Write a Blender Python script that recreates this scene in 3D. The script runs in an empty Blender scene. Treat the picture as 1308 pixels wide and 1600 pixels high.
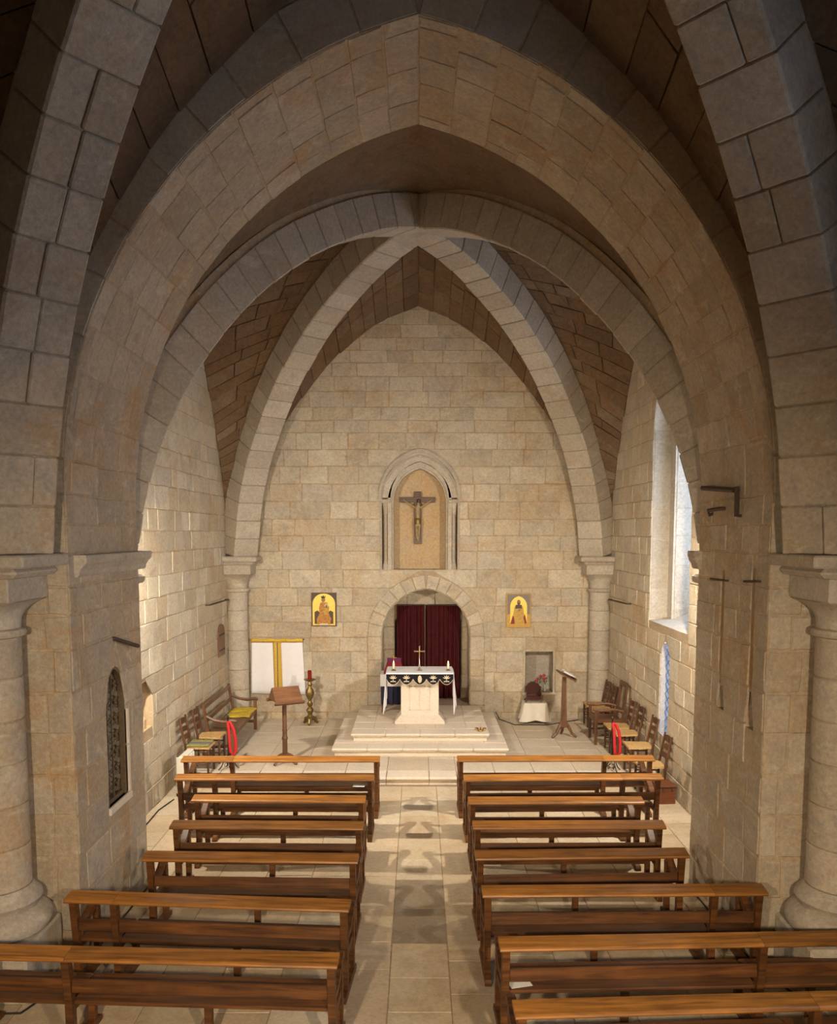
import bpy, math, random
from mathutils import Vector, Matrix
R_ = math.radians
rng = random.Random(7)
scene = bpy.context.scene
col = scene.collection

# ---------------------------------------------------------------- camera
FPX, PX, HY, PY, CAMH = 1308.0, 654.0, 831.0, 955.0, 4.06
PITCH = math.atan((PY - HY) / FPX)
cam_d = bpy.data.cameras.new('camera')
cam = bpy.data.objects.new('camera', cam_d)
col.objects.link(cam)
cam.location = (0, 0, CAMH)
cam.rotation_euler = (math.pi / 2 - PITCH, 0, 0)
cam_d.sensor_fit = 'VERTICAL'
cam_d.sensor_height = 36.0
cam_d.lens = 36.0 * FPX / 1600.0
cam_d.shift_y = (PY - 800.0) / 1600.0
cam_d.clip_start = 0.05
scene.camera = cam
# ---------------------------------------------------------------- light
world = bpy.data.worlds.new('sky'); scene.world = world
world.use_nodes = True
bg = world.node_tree.nodes['Background']
bg.inputs[0].default_value = (0.60, 0.75, 1.0, 1)
bg.inputs[1].default_value = 5.2
vs = scene.view_settings
vs.view_transform = 'Standard'; vs.look = 'None'; vs.gamma = 1.0
vs.use_curve_mapping = False
vs.exposure = 0.6
LAMP_W = 330.0
LAMP_COL = (1.0, 0.88, 0.72)
NAVE_W = 800.0

def add_light(name, kind, loc, energy, color, **kw):
    d = bpy.data.lights.new(name, kind); d.energy = energy; d.color = color
    for k, v in kw.items():
        if k != 'rot': setattr(d, k, v)
    o = bpy.data.objects.new(name, d); o.location = loc
    if 'rot' in kw: o.rotation_euler = kw['rot']
    col.objects.link(o); return o

# pixel helpers: a pixel gives a direction, the plane it meets gives the distance
_c, _s = math.cos(PITCH), math.sin(PITCH)
def ray(x, y):
    a = (x - PX) / FPX; b = (y - PY) / FPX
    return Vector((a, _c - b * _s, -_s - b * _c))
def atZ(x, y, z):
    r = ray(x, y); t = (z - CAMH) / r.z; return Vector((r.x * t, r.y * t, z))
def atY(x, y, Y):
    r = ray(x, y); t = Y / r.y; return Vector((r.x * t, Y, CAMH + r.z * t))

# ---------------------------------------------------------------- materials
def node_mat(name):
    m = bpy.data.materials.new(name); m.use_nodes = True
    nt = m.node_tree; b = nt.nodes['Principled BSDF']
    return m, nt, b
def ramp(nt, fac, stops, interp='LINEAR'):
    r = nt.nodes.new('ShaderNodeValToRGB'); r.color_ramp.interpolation = interp
    e = r.color_ramp.elements
    while len(e) < len(stops): e.new(0.5)
    for el, (p, c) in zip(e, stops): el.position = p; el.color = (*c, 1) if len(c) == 3 else c
    nt.links.new(fac, r.inputs[0]); return r.outputs[0]
def noise(nt, vec, scale, detail=4, rough=0.6, dist=0.0):
    n = nt.nodes.new('ShaderNodeTexNoise'); n.inputs['Scale'].default_value = scale
    n.inputs['Detail'].default_value = detail; n.inputs['Roughness'].default_value = rough
    n.inputs['Distortion'].default_value = dist
    if vec is not None: nt.links.new(vec, n.inputs['Vector'])
    return n.outputs[0]
def mix(nt, fac, a, b, mode='MIX'):
    n = nt.nodes.new('ShaderNodeMix'); n.data_type = 'RGBA'; n.blend_type = mode
    for sock, v in ((n.inputs[0], fac), (n.inputs[6], a), (n.inputs[7], b)):
        if hasattr(v, 'is_linked') or isinstance(v, bpy.types.NodeSocket): nt.links.new(v, sock)
        else: sock.default_value = v if not isinstance(v, tuple) or len(v) == 4 else (*v, 1)
    return n.outputs[2]
def bump(nt, b, height, strength, dist):
    n = nt.nodes.new('ShaderNodeBump'); n.inputs['Strength'].default_value = strength
    n.inputs['Distance'].default_value = dist
    nt.links.new(height, n.inputs['Height']); nt.links.new(n.outputs[0], b.inputs['Normal'])
def worldpos(nt): return nt.nodes.new('ShaderNodeNewGeometry').outputs['Position']
def objrand(nt): return nt.nodes.new('ShaderNodeObjectInfo').outputs['Random']
def objco(nt): return nt.nodes.new('ShaderNodeTexCoord').outputs['Object']
def vscale(nt, vec, s):
    n = nt.nodes.new('ShaderNodeVectorMath'); n.operation = 'MULTIPLY'
    nt.links.new(vec, n.inputs[0]); n.inputs[1].default_value = s; return n.outputs[0]

def stone_mat(name, tones, stain=(0.46, 0.27, 0.11), stain_amt=0.45, grime=(0.30, 0.27, 0.24), grime_amt=0.5, bstr=0.5, bdist=0.02, rough=0.9, fine=24, patch=0.5, pale=(0.71, 0.64, 0.51), lo_=0.76):
    m, nt, b = node_mat(name)
    p = worldpos(nt); r = objrand(nt)
    n = len(tones)
    c = ramp(nt, r, [((i + 0.5) / n, t) for i, t in enumerate(tones)])
    big = noise(nt, p, 1.1, 8, 0.72, 0.5)
    f1 = ramp(nt, big, [(0.50, (0, 0, 0)), (0.66, (stain_amt,) * 3)])
    c = mix(nt, f1, c, stain)
    mid = noise(nt, p, 3.6, 8, 0.74, 0.4)
    f2 = ramp(nt, mid, [(0.47, (0, 0, 0)), (0.68, (grime_amt,) * 3)])
    c = mix(nt, f2, c, grime)
    pat = noise(nt, vscale(nt, p, (1.0, 1.0, 2.2)), 2.6, 7, 0.72, 0.8)
    f4 = ramp(nt, pat, [(0.55, (0, 0, 0)), (0.70, (patch,) * 3)])
    c = mix(nt, f4, c, pale)
    fin = noise(nt, p, fine, 6, 0.75)
    f3 = ramp(nt, fin, [(0.30, (lo_,) * 3), (0.64, (1.10,) * 3)])
    c = mix(nt, 1.0, c, f3, 'MULTIPLY')
    nt.links.new(c, b.inputs['Base Color'])
    b.inputs['Roughness'].default_value = rough
    b.inputs['Specular IOR Level'].default_value = 0.25
    add = nt.nodes.new('ShaderNodeMath'); add.operation = 'MULTIPLY_ADD'
    nt.links.new(mid, add.inputs[0]); add.inputs[1].default_value = 1.2; nt.links.new(fin, add.inputs[2])
    bump(nt, b, add.outputs[0], bstr, bdist)
    return m
def simple(name, c, rough=0.6, metal=0.0, var=0.12, scale=20, spec=0.5, bstr=0.0, emit=None, estr=0.0, coat=0.0):
    m, nt, b = node_mat(name)
    n = noise(nt, objco(nt), scale, 4, 0.6)
    f = ramp(nt, n, [(0.3, (1 - var,) * 3), (0.7, (1 + var,) * 3)])
    nt.links.new(mix(nt, 1.0, c, f, 'MULTIPLY'), b.inputs['Base Color'])
    b.inputs['Roughness'].default_value = rough; b.inputs['Metallic'].default_value = metal
    b.inputs['Specular IOR Level'].default_value = spec
    b.inputs['Coat Weight'].default_value = coat
    if bstr: bump(nt, b, n, bstr, 0.01)
    if emit: b.inputs['Emission Color'].default_value = (*emit, 1); b.inputs['Emission Strength'].default_value = estr
    return m
def wood_mat(name, dark, light, rough=0.32, axis=0, sc=1.0, spec=0.5):
    m, nt, b = node_mat(name)
    o = objco(nt); r = objrand(nt)
    s = [26.0 * sc] * 3; s[axis] = 1.6 * sc
    v = vscale(nt, o, s)
    ad = nt.nodes.new('ShaderNodeVectorMath'); ad.operation = 'ADD'
    cmb = nt.nodes.new('ShaderNodeCombineXYZ')
    mul = nt.nodes.new('ShaderNodeMath'); mul.operation = 'MULTIPLY'; mul.inputs[1].default_value = 37.0
    nt.links.new(r, mul.inputs[0])
    for k in range(3): nt.links.new(mul.outputs[0], cmb.inputs[k])
    nt.links.new(v, ad.inputs[0]); nt.links.new(cmb.outputs[0], ad.inputs[1])
    g = noise(nt, ad.outputs[0], 1.0, 5, 0.6, 0.6)
    c = ramp(nt, g, [(0.30, dark), (0.68, light)])
    blot = noise(nt, o, 3.0, 3, 0.5)
    f = ramp(nt, blot, [(0.3, (0.72,) * 3), (0.7, (1.12,) * 3)])
    c = mix(nt, 1.0, c, f, 'MULTIPLY')
    tone = ramp(nt, r, [(0.0, (0.85,) * 3), (1.0, (1.15,) * 3)])
    c = mix(nt, 1.0, c, tone, 'MULTIPLY')
    nt.links.new(c, b.inputs['Base Color'])
    b.inputs['Roughness'].default_value = rough; b.inputs['Specular IOR Level'].default_value = spec
    bump(nt, b, g, 0.12, 0.004)
    return m

LIME = [(0.51, 0.42, 0.29), (0.60, 0.52, 0.385), (0.47, 0.395, 0.285), (0.63, 0.555, 0.425), (0.56, 0.46, 0.32), (0.53, 0.46, 0.36)]
M_lime = stone_mat('limestone', LIME)
M_pier = stone_mat('pier_limestone', [(0.46, 0.36, 0.245), (0.52, 0.43, 0.32), (0.43, 0.355, 0.26), (0.54, 0.45, 0.34)], stain_amt=0.6, grime_amt=0.55, bstr=0.6, bdist=0.025)
M_rib = stone_mat('rib_limestone', [(0.48, 0.42, 0.335), (0.54, 0.475, 0.38), (0.45, 0.385, 0.30)], stain_amt=0.25, grime_amt=0.35)
M_mortar = stone_mat('lime_mortar', [(0.47, 0.36, 0.235), (0.47, 0.36, 0.235)], stain=(0.44, 0.25, 0.10), stain_amt=0.75, grime_amt=0.6, bstr=0.5)
M_web = stone_mat('vault_rubble', patch=0.15, pale=(0.45, 0.34, 0.24), tones=[(0.25, 0.150, 0.080), (0.30, 0.195, 0.11), (0.21, 0.130, 0.072), (0.32, 0.225, 0.14)], stain=(0.26, 0.125, 0.045), stain_amt=0.7, grime=(0.17, 0.115, 0.075), grime_amt=0.7, bstr=0.9, bdist=0.05, fine=18)
M_floor = stone_mat('floor_slab', patch=0.2, pale=(0.62, 0.54, 0.42), lo_=0.8, tones=[(0.54, 0.44, 0.30), (0.61, 0.52, 0.385), (0.49, 0.385, 0.26), (0.58, 0.46, 0.315)], stain=(0.36, 0.22, 0.10), stain_amt=0.5, grime=(0.36, 0.27, 0.17), grime_amt=0.45, bstr=0.08, bdist=0.01, rough=0.42)
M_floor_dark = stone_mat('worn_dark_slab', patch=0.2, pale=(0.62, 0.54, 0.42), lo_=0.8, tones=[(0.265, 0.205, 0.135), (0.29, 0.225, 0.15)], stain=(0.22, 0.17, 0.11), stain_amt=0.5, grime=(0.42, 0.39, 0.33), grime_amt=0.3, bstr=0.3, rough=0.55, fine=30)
M_pfloor = stone_mat('pale_sanctuary_slab', patch=0.2, lo_=0.85, tones=[(0.60, 0.51, 0.40), (0.65, 0.565, 0.45), (0.57, 0.48, 0.365)], stain=(0.46, 0.34, 0.22), stain_amt=0.35, grime=(0.45, 0.37, 0.28), grime_amt=0.35, bstr=0.06, bdist=0.01, rough=0.5)
M_joint = stone_mat('floor_joint', [(0.28, 0.21, 0.14), (0.30, 0.22, 0.15)], bstr=0.1)
M_altar = stone_mat('pale_altar_stone', [(0.70, 0.60, 0.48), (0.72, 0.63, 0.52), (0.68, 0.59, 0.48)], stain=(0.60, 0.49, 0.36), stain_amt=0.2, grime=(0.58, 0.50, 0.40), grime_amt=0.2, bstr=0.03, rough=0.6, patch=0.15, lo_=0.90)
M_niche = stone_mat('niche_ochre', patch=0.1, tones=[(0.56, 0.41, 0.24), (0.58, 0.43, 0.26)], stain=(0.58, 0.34, 0.14), stain_amt=0.6, grime=(0.42, 0.36, 0.30), grime_amt=0.4)
M_pew = wood_mat('varnished_pew_wood', (0.046, 0.016, 0.005), (0.165, 0.062, 0.015), rough=0.42, spec=0.4)
M_rail = wood_mat('honey_pew_rail', (0.15, 0.058, 0.012), (0.43, 0.175, 0.030), rough=0.40, spec=0.4)
M_chair = wood_mat('dark_chair_wood', (0.045, 0.018, 0.008), (0.15, 0.062, 0.024), rough=0.4, axis=2)
M_oak = wood_mat('brown_lectern_wood', (0.105, 0.045, 0.020), (0.23, 0.108, 0.05), rough=0.45)
M_oakv = wood_mat('brown_turned_wood', (0.10, 0.042, 0.018), (0.21, 0.095, 0.042), rough=0.45, axis=2)
M_box = wood_mat('red_brown_box_wood', (0.12, 0.035, 0.014), (0.24, 0.08, 0.032), rough=0.5)
M_rush = simple('woven_rush', (0.52, 0.33, 0.13), 0.8, var=0.35, scale=60, bstr=0.5)
M_iron = simple('rusted_iron', (0.075, 0.05, 0.035), 0.7, 0.3, var=0.4, scale=40, bstr=0.3)
M_grille = simple('bronze_grille', (0.16, 0.115, 0.07), 0.5, 0.5, var=0.3, scale=60)
M_black = simple('black_metal', (0.018, 0.018, 0.02), 0.45, 0.2)
M_brass = simple('aged_brass', (0.26, 0.18, 0.065), 0.45, 0.85, var=0.5, scale=60)
M_gold = simple('polished_gold', (0.85, 0.60, 0.20), 0.25, 1.0, var=0.1)
M_silver = simple('silver_metal', (0.72, 0.66, 0.56), 0.25, 1.0)
M_white = simple('white_linen', (0.86, 0.85, 0.88), 0.8, var=0.03, scale=8)
M_cream = simple('cream_linen', (0.72, 0.66, 0.56), 0.85, var=0.06, scale=8)
M_goldcloth = simple('gold_brocade', (0.62, 0.40, 0.06), 0.55, 0.2, var=0.45, scale=90)
M_velvet = simple('black_velvet', (0.012, 0.010, 0.016), 0.8, spec=0.2)
M_lace = simple('beige_lace', (0.36, 0.30, 0.21), 0.9, var=0.3, scale=90)
M_embro = simple('cream_embroidery', (0.66, 0.56, 0.38), 0.7, var=0.2, scale=90)
M_curtain = simple('dark_red_velvet', (0.065, 0.004, 0.006), 0.75, var=0.3, scale=12, spec=0.3)
M_purple = simple('purple_cloth', (0.12, 0.012, 0.07), 0.8)
M_redcloth = simple('crimson_cloth', (0.25, 0.02, 0.03), 0.8)
M_navy = simple('navy_cloth', (0.02, 0.022, 0.06), 0.8)
M_rope = simple('red_rope', (0.50, 0.012, 0.016), 0.6, var=0.15, scale=60)
M_redglass = simple('red_candle_glass', (0.24, 0.006, 0.012), 0.15, spec=0.6)
M_wax = simple('candle_wax', (0.80, 0.72, 0.56), 0.5)
M_paper = simple('white_paper', (0.75, 0.74, 0.72), 0.8, var=0.03)
M_heater = simple('white_enamel', (0.68, 0.64, 0.55), 0.4, var=0.05)
M_yellow = simple('mustard_cushion', (0.50, 0.36, 0.03), 0.85, var=0.25, scale=14)
M_green = simple('olive_cushion', (0.24, 0.23, 0.07), 0.9, var=0.3, scale=20)
M_grey = simple('grey_cushion', (0.13, 0.12, 0.13), 0.9)
M_leather = simple('brown_leather', (0.13, 0.05, 0.022), 0.45)
M_mahog = simple('dark_mahogany', (0.055, 0.012, 0.009), 0.3, var=0.2)
M_rose = simple('red_petals', (0.45, 0.02, 0.03), 0.6)
M_leaf = simple('green_leaf', (0.04, 0.085, 0.03), 0.6)
M_vase = simple('clear_vase', (0.45, 0.42, 0.36), 0.1)
M_nichewall = stone_mat('grey_plaster', [(0.40, 0.35, 0.28), (0.42, 0.36, 0.29)], bstr=0.2)
M_cable = simple('black_cable', (0.015, 0.015, 0.015), 0.6)
M_igold = simple('icon_gold', (0.80, 0.55, 0.10), 0.4, 0.25, var=0.12, scale=40)
M_idark = simple('icon_dark', (0.085, 0.055, 0.035), 0.6)
M_irobe = simple('icon_orange_robe', (0.46, 0.20, 0.035), 0.6, var=0.5, scale=50)
M_iochre = simple('icon_ochre_robe', (0.52, 0.31, 0.06), 0.6, var=0.3, scale=40)
M_iskin = simple('icon_skin', (0.30, 0.16, 0.07), 0.6)
M_ired = simple('icon_crimson', (0.24, 0.02, 0.02), 0.6)
M_igrey = simple('icon_grey_border', (0.22, 0.18, 0.15), 0.6)
M_crosswood = wood_mat('crucifix_wood', (0.055, 0.022, 0.012), (0.12, 0.05, 0.026), axis=2)
M_corpus = simple('carved_corpus', (0.33, 0.23, 0.11), 0.5, var=0.35, scale=30)
M_lamp = simple('lamp_lens', (1, 0.9, 0.7), 0.3, emit=(1.0, 0.8, 0.55), estr=6)
def glass_mat():
    m, nt, b = node_mat('blue_leaded_glass')
    v = nt.nodes.new('ShaderNodeTexVoronoi'); v.inputs['Scale'].default_value = 14
    nt.links.new(objco(nt), v.inputs['Vector'])
    c = ramp(nt, v.outputs['Distance'], [(0.1, (0.55, 0.66, 0.95)), (0.6, (0.20, 0.30, 0.62))])
    nt.links.new(c, b.inputs['Base Color'])
    b.inputs['Transmission Weight'].default_value = 0.85; b.inputs['Roughness'].default_value = 0.3
    b.inputs['IOR'].default_value = 1.1
    return m
M_glass = glass_mat()

# ---------------------------------------------------------------- mesh helpers
class MB:
    def __init__(s): s.v = []; s.f = []
    def add(s, vs, fs, M=None):
        o = len(s.v)
        s.v += [tuple(M @ Vector(p)) if M is not None else tuple(p) for p in vs]
        s.f += [tuple(i + o for i in f) for f in fs]
        return s
    def box(s, x0, x1, y0, y1, z0, z1, b=0.0, M=None):
        cx, cy, cz = (x0 + x1) / 2, (y0 + y1) / 2, (z0 + z1) / 2
        hx, hy, hz = abs(x1 - x0) / 2, abs(y1 - y0) / 2, abs(z1 - z0) / 2
        sg = [(-1, -1, -1), (1, -1, -1), (1, 1, -1), (-1, 1, -1), (-1, -1, 1), (1, -1, 1), (1, 1, 1), (-1, 1, 1)]
        F = [(0, 3, 2, 1), (4, 5, 6, 7), (0, 1, 5, 4), (1, 2, 6, 5), (2, 3, 7, 6), (3, 0, 4, 7)]
        if b <= 0:
            return s.add([(cx + a * hx, cy + q * hy, cz + w * hz) for a, q, w in sg], F, M)
        b = min(b, hx * .9, hy * .9, hz * .9)
        vs = []; idx = {}
        for i, (a, q, w) in enumerate(sg):
            for ax in range(3):
                d = [b, b, b]; d[ax] = 0
                idx[(i, ax)] = len(vs)
                vs.append((cx + a * (hx - d[0]), cy + q * (hy - d[1]), cz + w * (hz - d[2])))
        fx = {0: 2, 1: 2, 2: 1, 3: 0, 4: 1, 5: 0}
        fs = [tuple(idx[(i, fx[k])] for i in F[k]) for k in range(6)]
        for i in range(8):
            fs.append((idx[(i, 0)], idx[(i, 1)], idx[(i, 2)]))
            for ax in range(3):
                j = sg.index(tuple(-c if k == ax else c for k, c in enumerate(sg[i])))
                if i < j:
                    o1, o2 = [k for k in range(3) if k != ax]
                    fs.append((idx[(i, o1)], idx[(j, o1)], idx[(j, o2)], idx[(i, o2)]))
        return s.add(vs, fs, M)
    def tube(s, pts, r, n=8, M=None, cap=True, flat=None):
        pts = [Vector(p) for p in pts]; k = len(pts)
        rs = r if isinstance(r, (list, tuple)) else [r] * k
        vs = []; fs = []
        T0 = (pts[1] - pts[0]).normalized()
        up = Vector((0, 0, 1)) if abs(T0.z) < 0.9 else Vector((1, 0, 0))
        N = (up - T0 * up.dot(T0)).normalized()
        for i in range(k):
            T = (pts[min(i + 1, k - 1)] - pts[max(i - 1, 0)]).normalized()
            N = N - T * N.dot(T)
            N = N.normalized() if N.length > 1e-6 else Vector((1, 0, 0))
            B = T.cross(N)
            for j in range(n):
                a = 2 * math.pi * (j + .5) / n
                fl = flat if flat else (1, 1)
                vs.append(pts[i] + (N * math.cos(a) * fl[0] + B * math.sin(a) * fl[1]) * rs[i])
        for i in range(k - 1):
            for j in range(n):
                j2 = (j + 1) % n
                fs.append((i * n + j, i * n + j2, (i + 1) * n + j2, (i + 1) * n + j))
        if cap:
            fs.append(tuple(range(n - 1, -1, -1))); fs.append(tuple((k - 1) * n + j for j in range(n)))
        return s.add(vs, fs, M)
    def lathe(s, prof, n=16, c=(0, 0, 0), M=None, flute=None):
        vs = []; fs = []; k = len(prof)
        for r, z in prof:
            for j in range(n):
                a = 2 * math.pi * j / n
                rr = r * (1 + (flute[1] * math.cos(flute[0] * a) if flute else 0))
                vs.append((c[0] + rr * math.cos(a), c[1] + rr * math.sin(a), c[2] + z))
        for i in range(k - 1):
            for j in range(n):
                j2 = (j + 1) % n
                fs.append((i * n + j, i * n + j2, (i + 1) * n + j2, (i + 1) * n + j))
        fs.append(tuple(range(n - 1, -1, -1))); fs.append(tuple((k - 1) * n + j for j in range(n)))
        return s.add(vs, fs, M)
    def prism(s, poly, depth, M=None):
        """poly in local XZ, extruded along +Y by depth"""
        n = len(poly)
        vs = [(x, 0, z) for x, z in poly] + [(x, depth, z) for x, z in poly]
        fs = [tuple(range(n)), tuple(range(2 * n - 1, n - 1, -1))]
        fs += [(i, i + n, (i + 1) % n + n, (i + 1) % n) for i in range(n)]
        return s.add(vs, fs, M)
    def grid(s, fn, nu, nv, M=None):
        vs = [fn(i / nu, j / nv) for j in range(nv + 1) for i in range(nu + 1)]
        w = nu + 1
        fs = [(j * w + i, j * w + i + 1, (j + 1) * w + i + 1, (j + 1) * w + i) for j in range(nv) for i in range(nu)]
        return s.add(vs, fs, M)
    def build(s, name, mat, parent=None, smooth=False, center=False, loc=None):
        me = bpy.data.meshes.new(name)
        vs = s.v; c = Vector((0, 0, 0))
        if center:
            n = len(vs); c = Vector((sum(p[0] for p in vs) / n, sum(p[1] for p in vs) / n, sum(p[2] for p in vs) / n))
            vs = [tuple(Vector(p) - c) for p in vs]
        me.from_pydata(vs, [], s.f); me.materials.append(mat)
        if smooth:
            me.polygons.foreach_set('use_smooth', [True] * len(me.polygons))
            me.set_sharp_from_angle(angle=R_(38))
        o = bpy.data.objects.new(name, me); col.objects.link(o)
        if center: o.location = c
        if loc: o.location = loc
        if parent is not None: o.parent = parent
        return o
def solidify(o, t, off=-1):
    m = o.modifiers.new('thick', 'SOLIDIFY'); m.thickness = t; m.offset = off; return o
def tag(o, label=None, cat=None, group=None, kind=None):
    if label: o['label'] = label
    if cat: o['category'] = cat
    if group: o['group'] = group
    if kind: o['kind'] = kind
    return o
def thing(name, label, cat, loc=(0, 0, 0), rz=0.0, group=None):
    o = bpy.data.objects.new(name, None); col.objects.link(o)
    o.empty_display_size = 0.1
    o.location = loc; o.rotation_euler = (0, 0, rz)
    return tag(o, label, cat, group)
def copy_thing(root, loc, rz, label):
    r = root.copy(); col.objects.link(r); r.location = loc; r.rotation_euler = (0, 0, rz); r['label'] = label
    for ch in list(root.children):
        c = ch.copy(); col.objects.link(c); c.parent = r
        for g in ch.children:
            d = g.copy(); col.objects.link(d); d.parent = c
    return r

# ---------------------------------------------------------------- stone laying
def lerp(a, b, t): return a + (b - a) * t
def put_stone(parent, poly, S, mat, name='stone', joint=0.007, h=None, bev=0.009, base=-0.008, jit=0.011):
    """poly: 4 corners (u,v); S(u,v,h) maps to world. One chamfered stone with uneven edges."""
    if h is None: h = rng.uniform(0.002, 0.013)
    cu = sum(p[0] for p in poly) / 4; cv = sum(p[1] for p in poly) / 4
    pts = []
    for i in range(4):
        a = poly[i]; b = poly[(i + 1) % 4]
        pts.append(a)
        pts.append(((a[0] + b[0]) / 2, (a[1] + b[1]) / 2))
    def ins(p, d, j):
        du = cu - p[0]; dv = cv - p[1]
        nu = (1 if du > 0 else -1) * min(d, abs(du) * 0.6) if abs(du) > 0.03 else 0
        nv = (1 if dv > 0 else -1) * min(d, abs(dv) * 0.6) if abs(dv) > 0.03 else 0
        return (p[0] + nu + rng.uniform(-j, j), p[1] + nv + rng.uniform(-j, j))
    q = [ins(p, joint / 2, jit * (.5 if k % 2 else .9)) for k, p in enumerate(pts)]
    t = [ins(p, bev, jit * .35) for p in q]
    vs = [S(u, v, base) for u, v in q] + [S(u, v, h + rng.uniform(-.003, .003)) for u, v in t]
    n = 8
    fs = [(i, (i + 1) % n, (i + 1) % n + n, i + n) for i in range(n)] + [tuple(range(n, 2 * n))]
    return MB().add(vs, fs).build(name, mat, parent, center=True)
def courses(v0, v1, lo, hi):
    out = [v0]
    while v1 - out[-1] > hi * 1.2: out.append(out[-1] + rng.uniform(lo, hi))
    if v1 - out[-1] < lo * .6 and len(out) > 1: out[-1] = v1
    else: out.append(v1)
    return out
def segs(u0, u1, va, vb, holes):
    S = [(u0, u0, u1, u1)]
    vm = (va + vb) / 2
    for hf in holes:
        ha, hb, hm = hf(va + 1e-4), hf(vb - 1e-4), hf(vm)
        if not (ha or hb or hm): continue
        if not ha: ha = ((hm or hb)[0], (hm or hb)[1])
        if not hb:
            k = hm or ha; mid = (k[0] + k[1]) / 2; hb = (mid, mid) if not hm else (lerp(hm[0], mid, .7), lerp(hm[1], mid, .7))
        N = []
        for la, lb, ra, rb in S:
            if ha[1] <= la + .001 or ha[0] >= ra - .001: N.append((la, lb, ra, rb)); continue
            if ha[0] - la > .02 or hb[0] - lb > .02: N.append((la, lb, max(ha[0], la), max(hb[0], lb)))
            if ra - ha[1] > .02 or rb - hb[1] > .02: N.append((min(ha[1], ra), min(hb[1], rb), ra, rb))
        S = N
    return S
def lay(parent, S, u0, u1, cs, wlo, whi, mat, holes=(), vis=None, **kw):
    for va, vb in zip(cs[:-1], cs[1:]):
        for la, lb, ra, rb in segs(u0, u1, va, vb, holes):
            a = max(la, lb); b = min(ra, rb); L = (ra + rb - la - lb) / 2
            if L < 0.05: continue
            br = []; x = a + rng.uniform(.35, 1.0) * wlo
            while x < b - wlo * .55: br.append(x); x += rng.uniform(wlo, whi)
            E = [(la, lb)] + [(x + rng.uniform(-.008, .008), x + rng.uniform(-.008, .008)) for x in br] + [(ra, rb)]
            for (p, q), (r, s) in zip(E[:-1], E[1:]):
                poly = [(p, va), (r, va), (s, vb), (q, vb)]
                if vis and not vis((p + q + r + s) / 4, (va + vb) / 2): continue
                put_stone(parent, poly, S, mat, **kw)
def backing(mb, S, u0, u1, v0, v1, holes=(), step=0.12, h=0.0, crit=()):
    n = max(1, int((v1 - v0) / step))
    V = sorted([lerp(v0, v1, i / n) for i in range(n + 1)] + [c for c in crit if v0 < c < v1])
    for va, vb in zip(V[:-1], V[1:]):
        if vb - va < 1e-5: continue
        for la, lb, ra, rb in segs(u0, u1, va, vb, holes):
            mb.add([S(la, va, h), S(ra, va, h), S(rb, vb, h), S(lb, vb, h)], [(0, 1, 2, 3)])
def pointed(cx, a, z0, zs, rise):
    Rr = (a * a + rise * rise) / (2 * a)
    def f(z):
        if z < z0 or z >= zs + rise: return None
        if z <= zs: w = a
        else: w = -(Rr - a) + math.sqrt(max(0, Rr * Rr - (z - zs) ** 2))
        return (cx - w, cx + w) if w > 0.004 else None
    return f
def pointed_pts(cx, a, zs, rise, n=10):
    """points from left spring over apex to right spring, with outward normals"""
    Rr = (a * a + rise * rise) / (2 * a); th = math.atan2(rise, Rr - a); out = []
    for i in range(n + 1):
        t = th * i / n
        out.append((cx + (Rr - a) - Rr * math.cos(t), zs + Rr * math.sin(t), -math.cos(t), math.sin(t)))
    return out, [(2 * cx - x, z, -nx, nz) for x, z, nx, nz in reversed(out)]
def rect_hole(u0, u1, v0, v1): return lambda v: (u0, u1) if v0 <= v < v1 else None
def interp(tab):
    xs = [p[0] for p in tab]; ys = [p[1] for p in tab]; n = len(xs)
    d = [(ys[i + 1] - ys[i]) / (xs[i + 1] - xs[i]) for i in range(n - 1)]
    m = [d[0]] + [0 if d[i - 1] * d[i] <= 0 else 2 * d[i - 1] * d[i] / (d[i - 1] + d[i]) for i in range(1, n - 1)] + [d[-1]]
    def f(x):
        if x <= xs[0]: return ys[0]
        if x >= xs[-1]: return ys[-1]
        i = max(k for k in range(n - 1) if xs[k] <= x)
        h = xs[i + 1] - xs[i]; t = (x - xs[i]) / h
        return (ys[i] * (1 + 2 * t) * (1 - t) ** 2 + ys[i + 1] * t * t * (3 - 2 * t) + h * (m[i] * t * (1 - t) ** 2 - m[i + 1] * t * t * (1 - t)))
    return f
def struct(o): o['kind'] = 'structure'; return o

# ================================================================ THE SETTING
XS, YB0, YB1, YW, YC = 3.92, 7.59, 9.52, 17.40, 13.46     # chapel half width, chancel arch front/back, end wall, bay centre
DB = YW - YC
XP = 3.20                                                  # clear half width of the chancel arch
XN, YNB = 3.98, -1.6                                        # nave half width, rear wall
YNC = 4.4; DN = YB0 - YNC
PLAT = 0.14                                                # sanctuary floor level
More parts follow.
